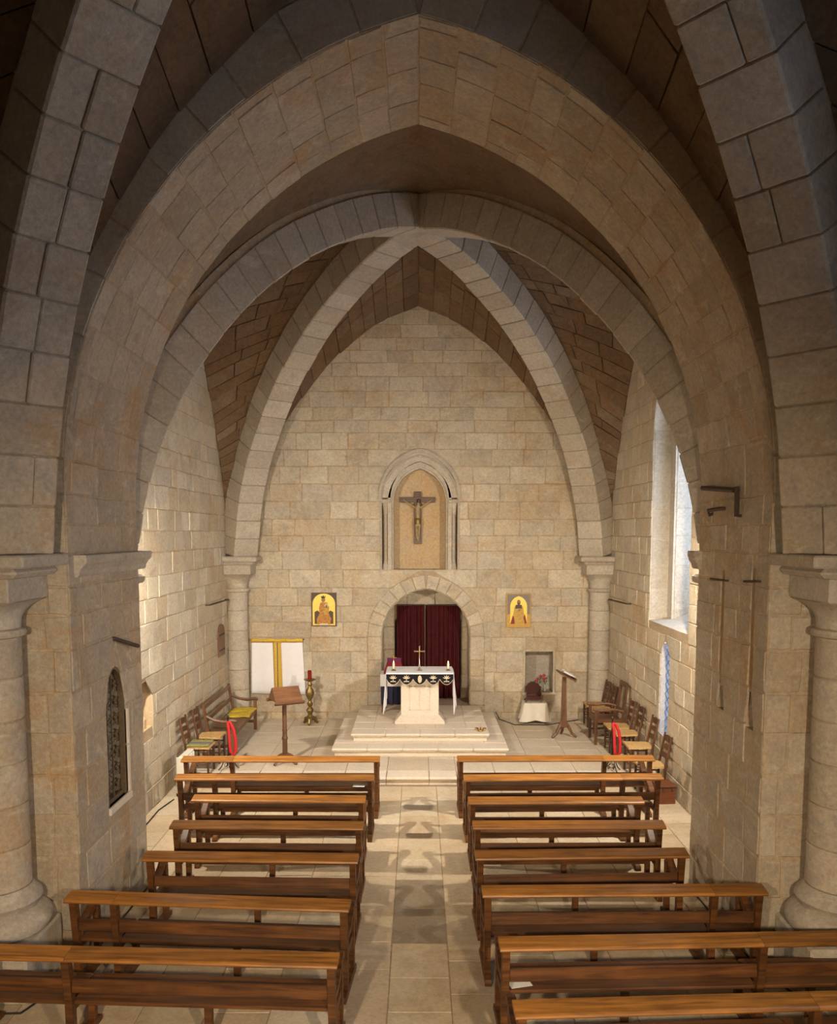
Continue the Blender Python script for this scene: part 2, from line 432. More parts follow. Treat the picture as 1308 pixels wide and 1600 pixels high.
# ---- floors
fm = MB(); fm.box(-4.3, 4.3, YNB, YW + 1.2, -0.3, -0.004)
floor = struct(fm.build('floor', M_joint))
SF = lambda u, v, h: (u, v, h)
lanes = [-3.95, -3.42, -2.93, -2.36, -1.80, -1.26, -0.74, -0.265, 0.285, 0.76, 1.30, 1.84, 2.38, 2.92, 3.45, 3.95]
for i in range(len(lanes) - 1):
    a, b = lanes[i], lanes[i + 1]
    y = 4.2 + rng.uniform(0, .5)
    aisle = i == 7
    if aisle:
        ys = [4.3, 5.1, 5.93, 6.75, 7.30, 7.94, 8.72, 9.47, 10.1, 10.85, 11.7, 12.45, 13.08]
    else:
        ys = [y]
        while ys[-1] < 12.5: ys.append(ys[-1] + rng.uniform(.48, .95))
        ys.append(13.08)
    for y0, y1 in zip(ys[:-1], ys[1:]):
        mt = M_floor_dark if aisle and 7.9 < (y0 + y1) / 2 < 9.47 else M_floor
        put_stone(floor, [(a, y0), (b, y0), (b, y1), (a, y1)], SF, mt, 'slab', joint=0.007, h=rng.uniform(0, .002), bev=.004, base=-.006, jit=.002)
# ---- sanctuary floor, one step up
pm = MB(); pm.box(-3.91, 3.91, 13.16, YW + .9, 0, PLAT - .006)
sanct = struct(pm.build('floor_sanctuary', M_joint))
SP = lambda u, v, h: (u, v, PLAT + h)
x = -3.28; px_ = [-3.91, -3.25, -2.6, -1.9, -1.2, -.52, .17, .62, 1.25, 1.9, 2.6, 3.25, 3.91]
for a, b in zip(px_[:-1], px_[1:]):
    mb = MB(); mb.box(a + .003, b - .003, 13.10, 13.5, PLAT - .045, PLAT + .001, .012)        # moulded nosing stones
    mb.box(a + .003, b - .003, 13.13, 13.45, PLAT - .075, PLAT - .045, .01)
    mb.box(a + .003, b - .003, 13.155, 13.45, 0, PLAT - .07, .004)
    mb.build('step_stone', M_altar, sanct, center=True)
    ys = [13.5]
    while ys[-1] < 16.8: ys.append(ys[-1] + rng.uniform(.55, .9))
    ys.append(17.38)
    for y0, y1 in zip(ys[:-1], ys[1:]):
        if a > -1.4 and b < 1.5 and y0 > 14.9: continue
        put_stone(sanct, [(a, y0), (b, y0), (b, y1), (a, y1)], SP, M_pfloor, 'slab', joint=.006, h=rng.uniform(-.001, .001), bev=.004, base=-.006, jit=.002)
# ---- altar dais (two moulded tiers)
dais = thing('altar_dais', 'two-tier pale stone dais with moulded edges under the altar', 'platform', (0.03, 16, PLAT))
def tier(name, x0, x1, y0, z0, z1, ncut, yb):
    L = x1 - x0
    o = MB().box(x0 + .05, x1 - .05, y0 + .06, yb, z0, z1 - .01).build(name, M_altar, dais)
    for k in range(ncut):
        a = x0 + L * k / ncut; b = x0 + L * (k + 1) / ncut
        mb = MB(); mb.box(a + (.002 if k else 0), b - (.002 if k < ncut - 1 else 0), y0, y0 + .42, z1 - .045, z1, .014)
        mb.box(a + .02, b - .02, y0 + .025, y0 + .4, z1 - .07, z1 - .045, .008)
        mb.build('nosing_stone', M_altar, o, center=True)
    for sx in (0, 1):
        a, b = (x0, x0 + .4) if sx == 0 else (x1 - .4, x1)
        n = 4
        for k in range(n):
            ya = lerp(y0 + .42, yb, k / n); yc2 = lerp(y0 + .42, yb, (k + 1) / n)
            MB().box(a, b, ya + .002, yc2 - .002, z1 - .045, z1, .012).build('edge_stone', M_altar, o, center=True)
    n = 4
    for k in range(n):
        ya = lerp(y0 + .42, yb, k / n); yc2 = lerp(y0 + .42, yb, (k + 1) / n)
        for j in range(3):
            a = lerp(x0 + .4, x1 - .4, j / 3); b = lerp(x0 + .4, x1 - .4, (j + 1) / 3)
            MB().box(a + .002, b - .002, ya + .002, yc2 - .002, z1 - .03, z1 - .0015, .004).build('slab', M_altar, o, center=True)
tier('lower_tier', -1.55, 1.55, 14.32 - 16, 0, .15, 5, 17.33 - 16)
tier('upper_tier', -1.255, 1.255, 14.82 - 16, .15, .29, 4, 17.33 - 16)
TOPZ = PLAT + .29

# ---- end wall
door_c, door_a, door_s, door_r = 0.155, 0.925, 1.88, 1.00
ring = 0.30
nich_c = 0.025
h_door = pointed(door_c, door_a, -1, door_s, door_r)
h_door_ring = pointed(door_c, door_a + ring, -1, door_s, door_r + ring)
h_nic = pointed(nich_c, 0.80, 3.28, 4.72, 0.99)
h_box = rect_hole(2.24, 2.82, 0.70, 1.56)
SW = lambda u, v, h: (u, YW - h, v)
wb = MB(); backing(wb, SW, -4.05, 4.05, 0, 9.75, [h_door, h_nic, h_box], .1, crit=(door_s, door_s + door_r, 3.28, 4.72, 5.71, .70, 1.56))
wall_back = struct(wb.build('wall_back', M_mortar))
cs = [0.0, .27, .70, 1.12, 1.56, 1.86, 2.18, 2.52, 2.90, 3.28, 3.66, 3.98, 4.32, 4.68, 5.04, 5.40, 5.74, 6.08]
cs += courses(6.08, 8.75, .24, .33)[1:]
def wall_arch(a):      # top of the end wall where the vault meets it, a = |x|/XS
    return WALLZ(min(1, abs(a)))
WALLZ = interp([(0, 8.60), (.2, 8.27), (.41, 7.66), (.55, 7.05), (.70, 6.25), (.85, 5.2), (.94, 4.4), (1.0, 3.3)])
lay(wall_back, SW, -3.92, 3.92, cs, .42, .85, M_lime, [h_door_ring, h_nic, h_box], vis=lambda u, v: v < wall_arch(u / XS) + .35 and not (abs(u - .155) < 1.2 and v < .2))
# door arch ring and jambs
L_, R2 = pointed_pts(door_c, door_a, door_s, door_r, 7)
for P in (L_, R2):
    for p, q in zip(P[:-1], P[1:]):
        o1 = (p[0] + p[2] * ring, p[1] + p[3] * ring); o2 = (q[0] + q[2] * ring, q[1] + q[3] * ring)
        put_stone(wall_back, [(p[0], p[1]), (q[0], q[1]), o2, o1], SW, M_lime, 'voussoir', h=.018, base=-.02, jit=.004, joint=.008)
for sx in (-1, 1):
    a = door_c + sx * door_a; b = door_c + sx * (door_a + ring)
    cj = [TOPZ - .05, .72, 1.04, 1.38, door_s]
    for v0, v1 in zip(cj[:-1], cj[1:]):
        put_stone(wall_back, [(min(a, b), v0), (max(a, b), v0), (max(a, b), v1), (min(a, b), v1)], SW, M_lime, 'jamb_stone', h=.016, jit=.004, joint=.008)
# door recess: reveal stones, inner lintel wall
YD = 18.15
prof = [(door_c - door_a, TOPZ)] + [(p[0], p[1]) for p in L_] + [(p[0], p[1]) for p in R2[1:]] + [(door_c + door_a, TOPZ)]
rv = MB()
for p, q in zip(prof[:-1], prof[1:]):
    rv.add([(p[0], YW, p[1]), (p[0], YD, p[1]), (q[0], YD, q[1]), (q[0], YW, q[1])], [(0, 1, 2, 3)])
rv.add([(-1.1, YW - .05, TOPZ - .002), (1.4, YW - .05, TOPZ - .002), (1.4, YD + .5, TOPZ - .002), (-1.1, YD + .5, TOPZ - .002)], [(0, 1, 2, 3)])
rv.build('doorway_reveal', M_mortar, wall_back)
for sx in (-1, 1):
    Sx = lambda u, v, h, sx=sx: (door_c + sx * (door_a - h), u, v)
    lay(wall_back, Sx, YW + .01, YD, [TOPZ, .8, 1.2, door_s], .3, .45, M_lime, h=.008)
for P in (L_, R2):
    for p, q in zip(P[:-1], P[1:]):
        for ya, yb_ in ((YW + .01, YW + .36), (YW + .36, YD)):
            MB().add([(p[0] - p[2] * .012, ya + .006, p[1] - p[3] * .012), (q[0] - q[2] * .012, ya + .006, q[1] - q[3] * .012),
                      (q[0] - q[2] * .012, yb_ - .006, q[1] - q[3] * .012), (p[0] - p[2] * .012, yb_ - .006, p[1] - p[3] * .012),
                      (p[0], ya, p[1]), (q[0], ya, q[1]), (q[0], yb_, q[1]), (p[0], yb_, p[1])],
                     [(0, 1, 2, 3), (4, 5, 1, 0), (5, 6, 2, 1), (6, 7, 3, 2), (7, 4, 0, 3)]).build('reveal_stone', M_lime, wall_back, center=True)
ib = MB(); SD = lambda u, v, h: (u, YD - h, v)
backing(ib, SD, -1.1, 1.4, 0, 3.2, [rect_hole(-.52, .93, 0, 2.46)], .5)
ib.build('inner_doorway', M_mortar, wall_back)
ib = MB().box(-1.3, 1.6, YD + .55, YD + .6, 0, 3.2).build('inner_room_back', M_mortar, wall_back)
for a, b in ((-.78, -.25), (-.25, .36), (.36, 1.1)):
    put_stone(wall_back, [(a, 2.46), (b, 2.46), (b, 2.9), (a, 2.9)], SD, M_lime, 'lintel_stone', h=.015)
for v0, v1 in ((TOPZ, .95), (.95, 1.5), (1.5, 2.0), (2.0, 2.46)):
    put_stone(wall_back, [(-.77, v0), (-.53, v0), (-.53, v1), (-.77, v1)], SD, M_lime, 'jamb_stone', h=.015)
    put_stone(wall_back, [(.94, v0), (1.08, v0), (1.08, v1), (.94, v1)], SD, M_lime, 'jamb_stone', h=.015)
# square wall niche (credence)
bn = MB()
a, b, c, d, e = 2.24, 2.82, .70, 1.56, .34
bn.add([(a, YW, c), (b, YW, c), (b, YW, d), (a, YW, d), (a, YW + e, c), (b, YW + e, c), (b, YW + e, d), (a, YW + e, d)],
       [(4, 5, 6, 7), (0, 1, 5, 4), (1, 2, 6, 5), (2, 3, 7, 6), (3, 0, 4, 7)])
bn.build('square_niche', M_nichewall, wall_back)
for r0 in ((a - .05, a, c - .02, d + .06), (b, b + .05, c - .02, d + .06), (a, b, d, d + .06)):
    MB().box(r0[0], r0[1], YW - .03, YW + .05, r0[2], r0[3], .008).build('niche_frame', M_lime, wall_back, center=True)
MB().box(a - .06, b + .06, YW - .06, YW + .05, c - .05, c, .008).build('niche_shelf', M_altar, wall_back, center=True)

# crucifix niche with colonnettes
def arch_band(mb, cx, a0, a1, z0, zs, rise0, rise1, y0, y1, n=9):
    """band between an inner pointed outline (a0) and an outer one (a1), legs down to z0, from y0 (front) to y1 (back)"""
    A, B = pointed_pts(cx, a0, zs, rise0, n); C, D = pointed_pts(cx, a1, zs, rise1, n)
    inn = [(cx - a0, z0)] + [(p[0], p[1]) for p in A] + [(p[0], p[1]) for p in B[1:]] + [(cx + a0, z0)]
    out = [(cx - a1, z0)] + [(p[0], p[1]) for p in C] + [(p[0], p[1]) for p in D[1:]] + [(cx + a1, z0)]
    k = len(inn); vs = []
    for (x, z) in inn: vs += [(x, y0, z), (x, y1, z)]
    for (x, z) in out: vs += [(x, y0, z), (x, y1, z)]
    o = 2 * k; fs = []
    for i in range(k - 1):
        a, b = 2 * i, 2 * i + 2
        fs += [(a, b, o + b, o + a), (a, a + 1, b + 1, b), (o + a, o + b, o + b + 1, o + a + 1), (a + 1, o + a + 1, o + b + 1, b + 1)]
    fs += [(0, o, o + 1, 1), (2 * k - 2, 2 * k - 1, o + 2 * k - 1, o + 2 * k - 2)]
    return mb.add(vs, fs)
nz0, nzs = 3.28, 4.66
MB().box(nich_c - .9, nich_c + .9, YW + .38, YW + .4, 3.2, 5.8).build('niche_back', M_niche, wall_back)
arch_band(MB(), nich_c, .545, .60, nz0, nzs, .70, .76, YW + .06, YW + .39).build('niche_inner_order', M_rib, wall_back)
arch_band(MB(), nich_c, .585, .66, nz0, nzs, .74, .83, YW + .0, YW + .2).build('niche_roll_moulding', M_rib, wall_back)
arch_band(MB(), nich_c, .60, .83, nzs + .1, nzs + .1, .74, .97, YW - .0, YW + .3).build('niche_archivolt', M_rib, wall_back)
arch_band(MB(), nich_c, .79, .85, nzs + .05, nzs + .1, .93, 1.0, YW - .045, YW + .1).build('niche_hood_mould', M_rib, wall_back)
arch_band(MB(), nich_c, .78, .83, nz0, nzs, .95, .98, YW - .02, YW + .1).build('niche_outer_edge', M_rib, wall_back)
MB().box(nich_c - .85, nich_c + .85, YW + .22, YW + .3, nz0, nzs + .15).build('niche_backing', M_mortar, wall_back).hide_render = False
bpy.data.objects.remove(bpy.data.objects['niche_backing'])
for sx in (-1, 1):
    cx = nich_c + sx * .70
    MB().box(min(cx - .09, cx + .09), max(cx - .09, cx + .09), YW + .20, YW + .24, nz0, nzs + .1).build('niche_nook', M_mortar, wall_back)
    co = MB().lathe([(.048, 0), (.048, .96)], 12, (cx, YW + .08, nz0 + .17)).build('colonnette', M_rib, wall_back, True)
    MB().lathe([(.05, 0), (.06, .02), (.052, .04), (.062, .10), (.085, .20), (.09, .24)], 12, (cx, YW + .08, nz0 + 1.13)).build('colonnette_capital', M_rib, co, True)
    MB().box(cx - .105, cx + .105, YW - .03, YW + .2, nz0 + 1.37, nz0 + 1.45, .015).build('colonnette_abacus', M_rib, co)
    MB().lathe([(.085, 0), (.085, .05), (.07, .07), (.078, .10), (.055, .14), (.05, .17)], 12, (cx, YW + .08, nz0)).build('colonnette_base', M_rib, co, True)
for k, (a, b) in enumerate(((-.85, -.3), (-.3, .32), (.32, .9))):
    MB().box(a + .004, b - .004, YW - .012, YW + .4, nz0 - .03, nz0, .004).build('niche_sill', M_lime, wall_back, center=True)

# ---- side walls of the chapel
win_y0, win_y1, win_z0, win_zs, win_r = 12.08, 14.15, 2.57, 5.7, 1.25
win_c = (win_y0 + win_y1) / 2
h_win = pointed(win_c, (win_y1 - win_y0) / 2, win_z0, win_zs, win_r)
lo_y0, lo_y1, lo_z0, lo_zs = 12.93, 13.38, .80, 2.07
h_low = pointed((lo_y0 + lo_y1) / 2, (lo_y1 - lo_y0) / 2, lo_z0, lo_zs, .24)
h_brk = rect_hole(11.25, 12.12, 1.22, 1.92)
SL = lambda u, v, h: (-XS + h, u, v)
SR = lambda u, v, h: (XS - h, u, v)
wl = MB(); backing(wl, SL, YB1 - .1, YW + .05, 0, 9.75, [h_brk], .1, crit=(1.22, 1.92))
wall_left = struct(wl.build('wall_left', M_mortar))
wr = MB(); backing(wr, SR, YB1 - .1, YW + .05, 0, 9.75, [h_win, h_low], .1, crit=(win_z0, win_zs, win_zs + win_r, lo_z0, lo_zs, lo_zs + .24))
wall_right = struct(wr.build('wall_right', M_mortar))
side_vis = lambda u, v: v < WALLZ(min(1, abs(u - YC) / DB)) + .35
lay(wall_left, SL, 10.3, YW, [0] + courses(.33, 8.6, .28, .40), .40, .85, M_lime, [h_brk], vis=side_vis)
lay(wall_right, SR, 10.3, YW, [0] + courses(.3, 8.6, .26, .37), .36, .75, M_lime, [h_win, h_low], vis=side_vis)
# broken recess in the left wall, rough stones inside
rb = MB(); x0, x1 = -XS, -XS - .36
rb.add([(x0, 11.25, 1.22), (x0, 12.12, 1.22), (x0, 12.12, 1.92), (x0, 11.25, 1.92), (x1, 11.35, 1.25), (x1, 12.05, 1.25), (x1, 12.0, 1.8), (x1, 11.35, 1.85)],
       [(4, 5, 6, 7), (0, 1, 5, 4), (1, 2, 6, 5), (2, 3, 7, 6), (3, 0, 4, 7)])
rb.build('broken_recess', M_niche, wall_left)
for q in range(5):
    c = (-XS - .2 + rng.uniform(-.08, .08), 11.5 + q * .13, 1.27 + .05 * (q % 2))
    MB().box(c[0] - .1, c[0] + .1, c[1] - .08, c[1] + .07, 1.2, c[2] + .07, .03).build('rubble_stone', M_niche, wall_left, center=True)
# tall window: two-order jambs, sloping sill, pane to the daylight
window1 = MB()
XO = XS + 1.0
def win_reveal(mb, xa, xb, ha, hb, za, zb, zs=win_zs, ra=win_r, rb=win_r, n=10):
    A, B = pointed_pts(win_c, ha, zs, ra, n); C, D = pointed_pts(win_c, hb, zs, rb, n)
    P = [(win_c - ha, za)] + [(p[0], p[1]) for p in A] + [(p[0], p[1]) for p in B[1:]] + [(win_c + ha, za)]
    Q = [(win_c - hb, zb)] + [(p[0], p[1]) for p in C] + [(p[0], p[1]) for p in D[1:]] + [(win_c + hb, zb)]
    for i in range(len(P) - 1):
        mb.add([(xa, *P[i]), (xa, *P[i + 1]), (xb, *Q[i + 1]), (xb, *Q[i])], [(0, 1, 2, 3)])
    mb.add([(xa, *P[0]), (xb, *Q[0]), (xb, *Q[-1]), (xa, *P[-1])], [(0, 1, 2, 3)])
hw = (win_y1 - win_y0) / 2
win_reveal(window1, XS, XS + .30, hw, hw, win_z0, win_z0 + .04)
win_reveal(window1, XS + .30, XS + .30, hw, hw - .25, win_z0 + .04, win_z0 + .04, ra=win_r, rb=win_r - .3)
win_reveal(window1, XS + .30, XO, hw - .25, hw - .30, win_z0 + .04, win_z0 + .30, ra=win_r - .3, rb=win_r - .42)
window_1 = struct(window1.build('window_1', M_rib))
for sy in (-1, 1):
    for k, (v0, v1) in enumerate(zip([2.6, 3.1, 3.5, 4.0, 4.45, 4.9, 5.35], [3.1, 3.5, 4.0, 4.45, 4.9, 5.35, 5.75])):
        S1 = lambda u, v, h, sy=sy: (u, win_c + sy * (hw - h), v)
        put_stone(window_1, [(XS + .012, v0), (XS + .29, v0), (XS + .29, v1), (XS + .012, v1)], S1, M_rib, 'jamb_stone', h=.008, bev=.006, base=-.004, jit=.004, joint=.006)
        S2 = lambda u, v, h, sy=sy: (u, win_c + sy * (hw - .25 - .05 * (u - XS - .3) / .7 - h), v)
        put_stone(window_1, [(XS + .33, v0), (XS + .9, v0), (XS + .9, v1), (XS + .33, v1)], S2, M_rib, 'jamb_stone', h=.008, bev=.006, base=-.004, jit=.004, joint=.006)
pane = MB(); hp = hw - .3
A, B = pointed_pts(win_c, hp + .02, win_zs, win_r - .4, 8)
poly = [(win_c - hp - .02, win_z0 + .28)] + [(p[0], p[1]) for p in A] + [(p[0], p[1]) for p in B[1:]] + [(win_c + hp + .02, win_z0 + .28)]
pane.add([(XO - .03, y, z) for y, z in poly], [tuple(range(len(poly)))])
def clear_mat():
    m, nt, b = node_mat('clear_window_glass')
    t = nt.nodes.new('ShaderNodeBsdfTransparent'); g = nt.nodes.new('ShaderNodeBsdfGlossy'); g.inputs['Roughness'].default_value = .1
    mx = nt.nodes.new('ShaderNodeMixShader'); mx.inputs[0].default_value = .08
    n = noise(nt, objco(nt), 3.0); c = ramp(nt, n, [(.3, (.86, .90, .94)), (.7, (.95, .97, 1.0))])
    nt.links.new(c, t.inputs[0])
    nt.links.new(t.outputs[0], mx.inputs[1]); nt.links.new(g.outputs[0], mx.inputs[2])
    nt.links.new(mx.outputs[0], nt.nodes['Material Output'].inputs[0]); nt.nodes.remove(b)
    return m
M_clear = clear_mat()
pane.build('pane', M_clear, window_1)
for k in range(1, 3):
    yv = win_c - hp + 2 * hp * k / 3
    MB().box(XO - .05, XO - .02, yv - .015, yv + .015, win_z0 + .3, win_zs + .6).build('glazing_bar', M_iron, window_1)
portal = add_light('window_daylight_portal', 'AREA', (XO + .02, win_c, (win_z0 + win_zs + 1) / 2 + .2), 1.0, (1, 1, 1), shape='RECTANGLE', size=win_zs + .9 - win_z0, size_y=2 * hp, rot=(0, -math.pi / 2, 0))
portal.rotation_euler = (0, R_(90), 0)
portal.data.cycles.is_portal = True
# low narrow window with leaded glass
lw = MB(); xa = XS; xb = XS + .085
A, B = pointed_pts((lo_y0 + lo_y1) / 2, (lo_y1 - lo_y0) / 2, lo_zs, .24, 5)
P = [(lo_y0, lo_z0)] + [(p[0], p[1]) for p in A] + [(p[0], p[1]) for p in B[1:]] + [(lo_y1, lo_z0)]
for i in range(len(P)):
    q = P[(i + 1) % len(P)]
    lw.add([(xa, *P[i]), (xa, *q), (xb + .3, *q), (xb + .3, *P[i])], [(0, 1, 2, 3)])
window_2 = struct(lw.build('window_2', M_rib))
MB().add([(xb, y, z) for y, z in P], [tuple(range(len(P)))]).build('leaded_pane', M_glass, window_2)
for k in range(9):
    for s in (-1, 1):
        z0 = .85 + k * .15
        za, zb = (z0, z0 + .3) if s > 0 else (z0 + .3, z0)
        MB().tube([(xb - .006, lo_y0, za), (xb - .006, lo_y1, zb)], .004, 4).build('lead_came', M_black, window_2)
# arched stone surround beside the low window
arch_band(MB(), 0, .24, .33, lo_z0, lo_zs, .26, .36, -.02, .03, 5)
for k, (z0, z1) in enumerate(((.8, 1.3), (1.3, 1.75), (1.75, 2.1))):
    MB().box(XS - .02, XS + .05, lo_y1 + .006, lo_y1 + .15, z0 + .004, z1 - .004, .01).build('window_jamb', M_lime, window_2, center=True)

# ---- chancel arch: piers, soffit, faces
ACX, ACZ, AR = -0.987, 4.40, 4.1746
XA = ACX + AR                                                     # 3.187
TH = math.acos(-ACX / AR)                                         # angle at the apex
ARC = AR * TH; LEG = ACZ
def arch_pt(s, off=0.0):
    """s: -(ARC)..0..ARC measured from the apex, beyond that straight down the pier; returns x,z, outward normal"""
    sg = 1 if s >= 0 else -1; a = abs(s)
    if a <= ARC:
        t = TH - a / AR
        x = ACX + (AR + off) * math.cos(t); z = ACZ + (AR + off) * math.sin(t); n = (math.cos(t), math.sin(t))
        if off > 0 and x < 0: x = 0
    else:
        x = XA + off; z = ACZ - (a - ARC); n = (1, 0)
    return sg * x, z, sg * n[0], n[1]
TOT = ARC + LEG
ch = MB()
NP = 64
for i in range(-NP, NP):
    s0, s1 = TOT * i / NP, TOT * (i + 1) / NP
    p, q = arch_pt(s0), arch_pt(s1)
    if abs((s0 + s1) / 2) < ARC: ch.add([(p[0], YB0, p[1]), (q[0], YB0, q[1]), (q[0], YB1, q[1]), (p[0], YB1, p[1])], [(0, 1, 2, 3)])
    for Y in (YB0, YB1):
        po = (p[0] + (1.1 * p[2] if abs(s0) <= ARC else math.copysign(1.2, p[0])), p[1] + 1.6 * p[3]) if abs(s0) <= ARC else (math.copysign(XA + 1.1, p[0]), p[1])
        qo = (q[0] + 1.1 * q[2], q[1] + 1.6 * q[3]) if abs(s1) <= ARC else (math.copysign(XA + 1.1, q[0]), q[1])
        ch.add([(p[0], Y, p[1]), (q[0], Y, q[1]), (qo[0], Y, qo[1]), (po[0], Y, po[1])], [(0, 1, 2, 3)])
GY, GA, GZ0, GZS, GR = 8.68, .285, 1.22, 2.32, .34                 # grille opening in the left pier
SOCK = ((8.61, 8.80, 2.20, 2.45), (7.83, 8.02, 2.17, 2.53))
PH = {-1: [pointed(GY, GA, GZ0, GZS, GR)], 1: [rect_hole(*q) for q in SOCK]}
for sg in (-1, 1):
    backing(ch, lambda u, v, h, sg=sg: (sg * (XA - h), u, v), YB0, YB1, 0, ACZ + .12, PH[sg], .1, crit=(GZ0, GZS, GZS + GR, 2.20, 2.45, 2.17, 2.53))
    if sg > 0:
        for y0, y1, z0, z1 in SOCK:
            x0, x1 = XA, XA + .2
            ch.add([(x0, y0, z0), (x0, y1, z0), (x0, y1, z1), (x0, y0, z1), (x1, y0, z0), (x1, y1, z0), (x1, y1, z1), (x1, y0, z1)], [(4, 5, 6, 7), (0, 1, 5, 4), (1, 2, 6, 5), (2, 3, 7, 6), (3, 0, 4, 7)])
chancel = struct(ch.build('wall_chancel_arch', M_mortar))
MB().add([(-1, YB0, 8.3), (1, YB0, 8.3), (1, YB0, 10), (-1, YB0, 10)], [(0, 1, 2, 3)])
# soffit voussoirs
def SO(u, v, h):
    x, z, nx, nz = arch_pt(v); return (x - nx * h, u, z - nz * h)
for sg in (-1, 1):
    c = [0.0]
    while c[-1] < ARC - .25: c.append(c[-1] + rng.uniform(.30, .43))
    c[-1] = ARC; imp = ARC + (ACZ - 3.86)
    c += [ARC + (ACZ - 3.86) * .5, imp]
    c = [sg * t for t in c]
    if sg < 0: c = c[::-1]
    lay(chancel, SO, YB0 + .002, YB1 - .002, c, .36, .72, M_pier, h=None, bev=.010)
# front-face ring of the arch
RING = .46
def SFace(u, v, h):
    x, z, nx, nz = arch_pt(v); return (x + nx * u, YB0 - h, z + nz * u)
for sg in (-1, 1):
    c = [0.0]
    while c[-1] < ARC - .3: c.append(c[-1] + rng.uniform(.40, .58))
    c[-1] = ARC; c.append(imp)
    for s0, s1 in zip(c[:-1], c[1:]):
        lo, hi = (s0, s1) if sg > 0 else (-s1, -s0)
        put_stone(chancel, [(0, lo), (RING, lo), (RING, hi), (0, hi)], SFace, M_lime, 'voussoir', jit=.004, joint=.008)
def SFaceB(u, v, h):
    x, z, nx, nz = arch_pt(v); return (x + nx * u, YB1 + h, z + nz * u)
# pier faces below the impost
for sg in (-1, 1):
    Sin = lambda u, v, h, sg=sg: (sg * (XA - h), u, v)
    Sfr = lambda u, v, h, sg=sg: (sg * u, YB0 - h, v)
    Sbk = lambda u, v, h, sg=sg: (sg * u, YB1 + h, v)
    cz = [0, .30, .62, 1.02, 1.42, 1.80, 2.20, 2.58, 2.98, 3.30, 3.56, 3.86]
    holes = list(PH[sg])
    if sg > 0: holes += [rect_hole(8.69, 8.77, 2.45, 3.86), rect_hole(7.89, 7.97, 2.53, 3.86)]
    lay(chancel, Sin, YB0 + .002, YB1 - .002, cz, .42, .85, M_pier, holes, bev=.016)
    lay(chancel, Sfr, XA + .002, XA + .85, cz, .34, .5, M_pier, bev=.016)
    lay(chancel, Sbk, XA + .002, XA + .75, cz[6:], .34, .5, M_pier, bev=.016)
# upper back face strip above impost (towards the chapel)
for sg in (-1, 1):
    c = [ARC * k / 9 for k in range(10)]
    for s0, s1 in zip(c[:-1], c[1:]):
        lo, hi = (s0, s1) if sg > 0 else (-s1, -s0)
        put_stone(chancel, [(0, lo), (.4, lo), (.4, hi), (0, hi)], SFaceB, M_lime, 'voussoir', jit=.004, joint=.008)
M_groove = stone_mat('groove_fill', [(0.27, 0.17, 0.08), (0.30, 0.19, 0.09)], stain_amt=.3, patch=0.05)
for y0, y1, z0, z1 in ((8.69, 8.77, 2.47, 3.66), (7.89, 7.97, 2.55, 3.72)):
    MB().box(XA - .003, XA + .03, y0 + .012, y1 - .012, z0, z1).build('groove_fill', M_groove, chancel)
# impost moulding along the left pier (the right one is broken away but for a stub)
def impost(sg, y0, y1, x_in, name='impost'):
    xs = sg * XA
    pr = [(-.02, 3.64), (.03, 3.64), (.045, 3.66), (.05, 3.70), (.075, 3.735), (.08, 3.745), (x_in - .01, 3.765), (x_in, 3.785), (x_in, 3.835), (x_in - .01, 3.845), (-.02, 3.845)]
    n = len(pr); vs = [(xs - sg * d, y0 + d * .4, z) for d, z in pr] + [(xs - sg * d, y1 + d * .4, z) for d, z in pr]
    mb = MB().add(vs, [tuple(range(n)), tuple(range(2 * n - 1, n - 1, -1))] + [(i, i + n, (i + 1) % n + n, (i + 1) % n) for i in range(n)])
    return mb.build(name, M_rib, chancel)
impost(-1, YB0 + .14, YB1 + .12, .11)
impost(1, YB1 - .12, YB1 + .1, .09)

# ---- vaults
RIBT = [(0.0, 3.05), (0.03, 3.56), (.05, 4.15), (.085, 4.83), (.155, 5.62), (.22, 6.12), (.30, 6.63), (.43, 7.28), (.53, 7.67), (.64, 8.00), (.74, 8.26), (.85, 8.48), (1.0, 8.66)]
RZ = interp(RIBT)
NZ = .30                                                    # nave springing is higher
def rib_path(A, C, n=40, t0=.03, dz=0.0):
    out = []
    for i in range(n + 1):
        t = t0 + (1 - t0) * (i / n) ** 1.5
        out.append(Vector((lerp(A[0], C[0], t), lerp(A[1], C[1], t), RZ(t) + dz)))
    return out
def rib_frames(P):
    fr = []
    d = P[-1] - P[0]; d.z = 0; d.normalize(); side = Vector((-d.y, d.x, 0))
    for i, p in enumerate(P):
        T = (P[min(i + 1, len(P) - 1)] - P[max(i - 1, 0)]).normalized()
        N = T.cross(side)
        if N.z < 0 and i > 3: N = -N
        if N.dot(d) > 0 and T.z > .9: N = -N
        fr.append((p, T, side, N))
    return fr
def resample(P, step):
    L = [0]
    for a, b in zip(P[:-1], P[1:]): L.append(L[-1] + (b - a).length)
    n = max(2, round(L[-1] / step)); out = []
    for k in range(n + 1):
        s = L[-1] * k / n; i = max(j for j in range(len(P)) if L[j] <= s + 1e-9); i = min(i, len(P) - 2)
        out.append(P[i].lerp(P[i + 1], (s - L[i]) / (L[i + 1] - L[i])))
    return out
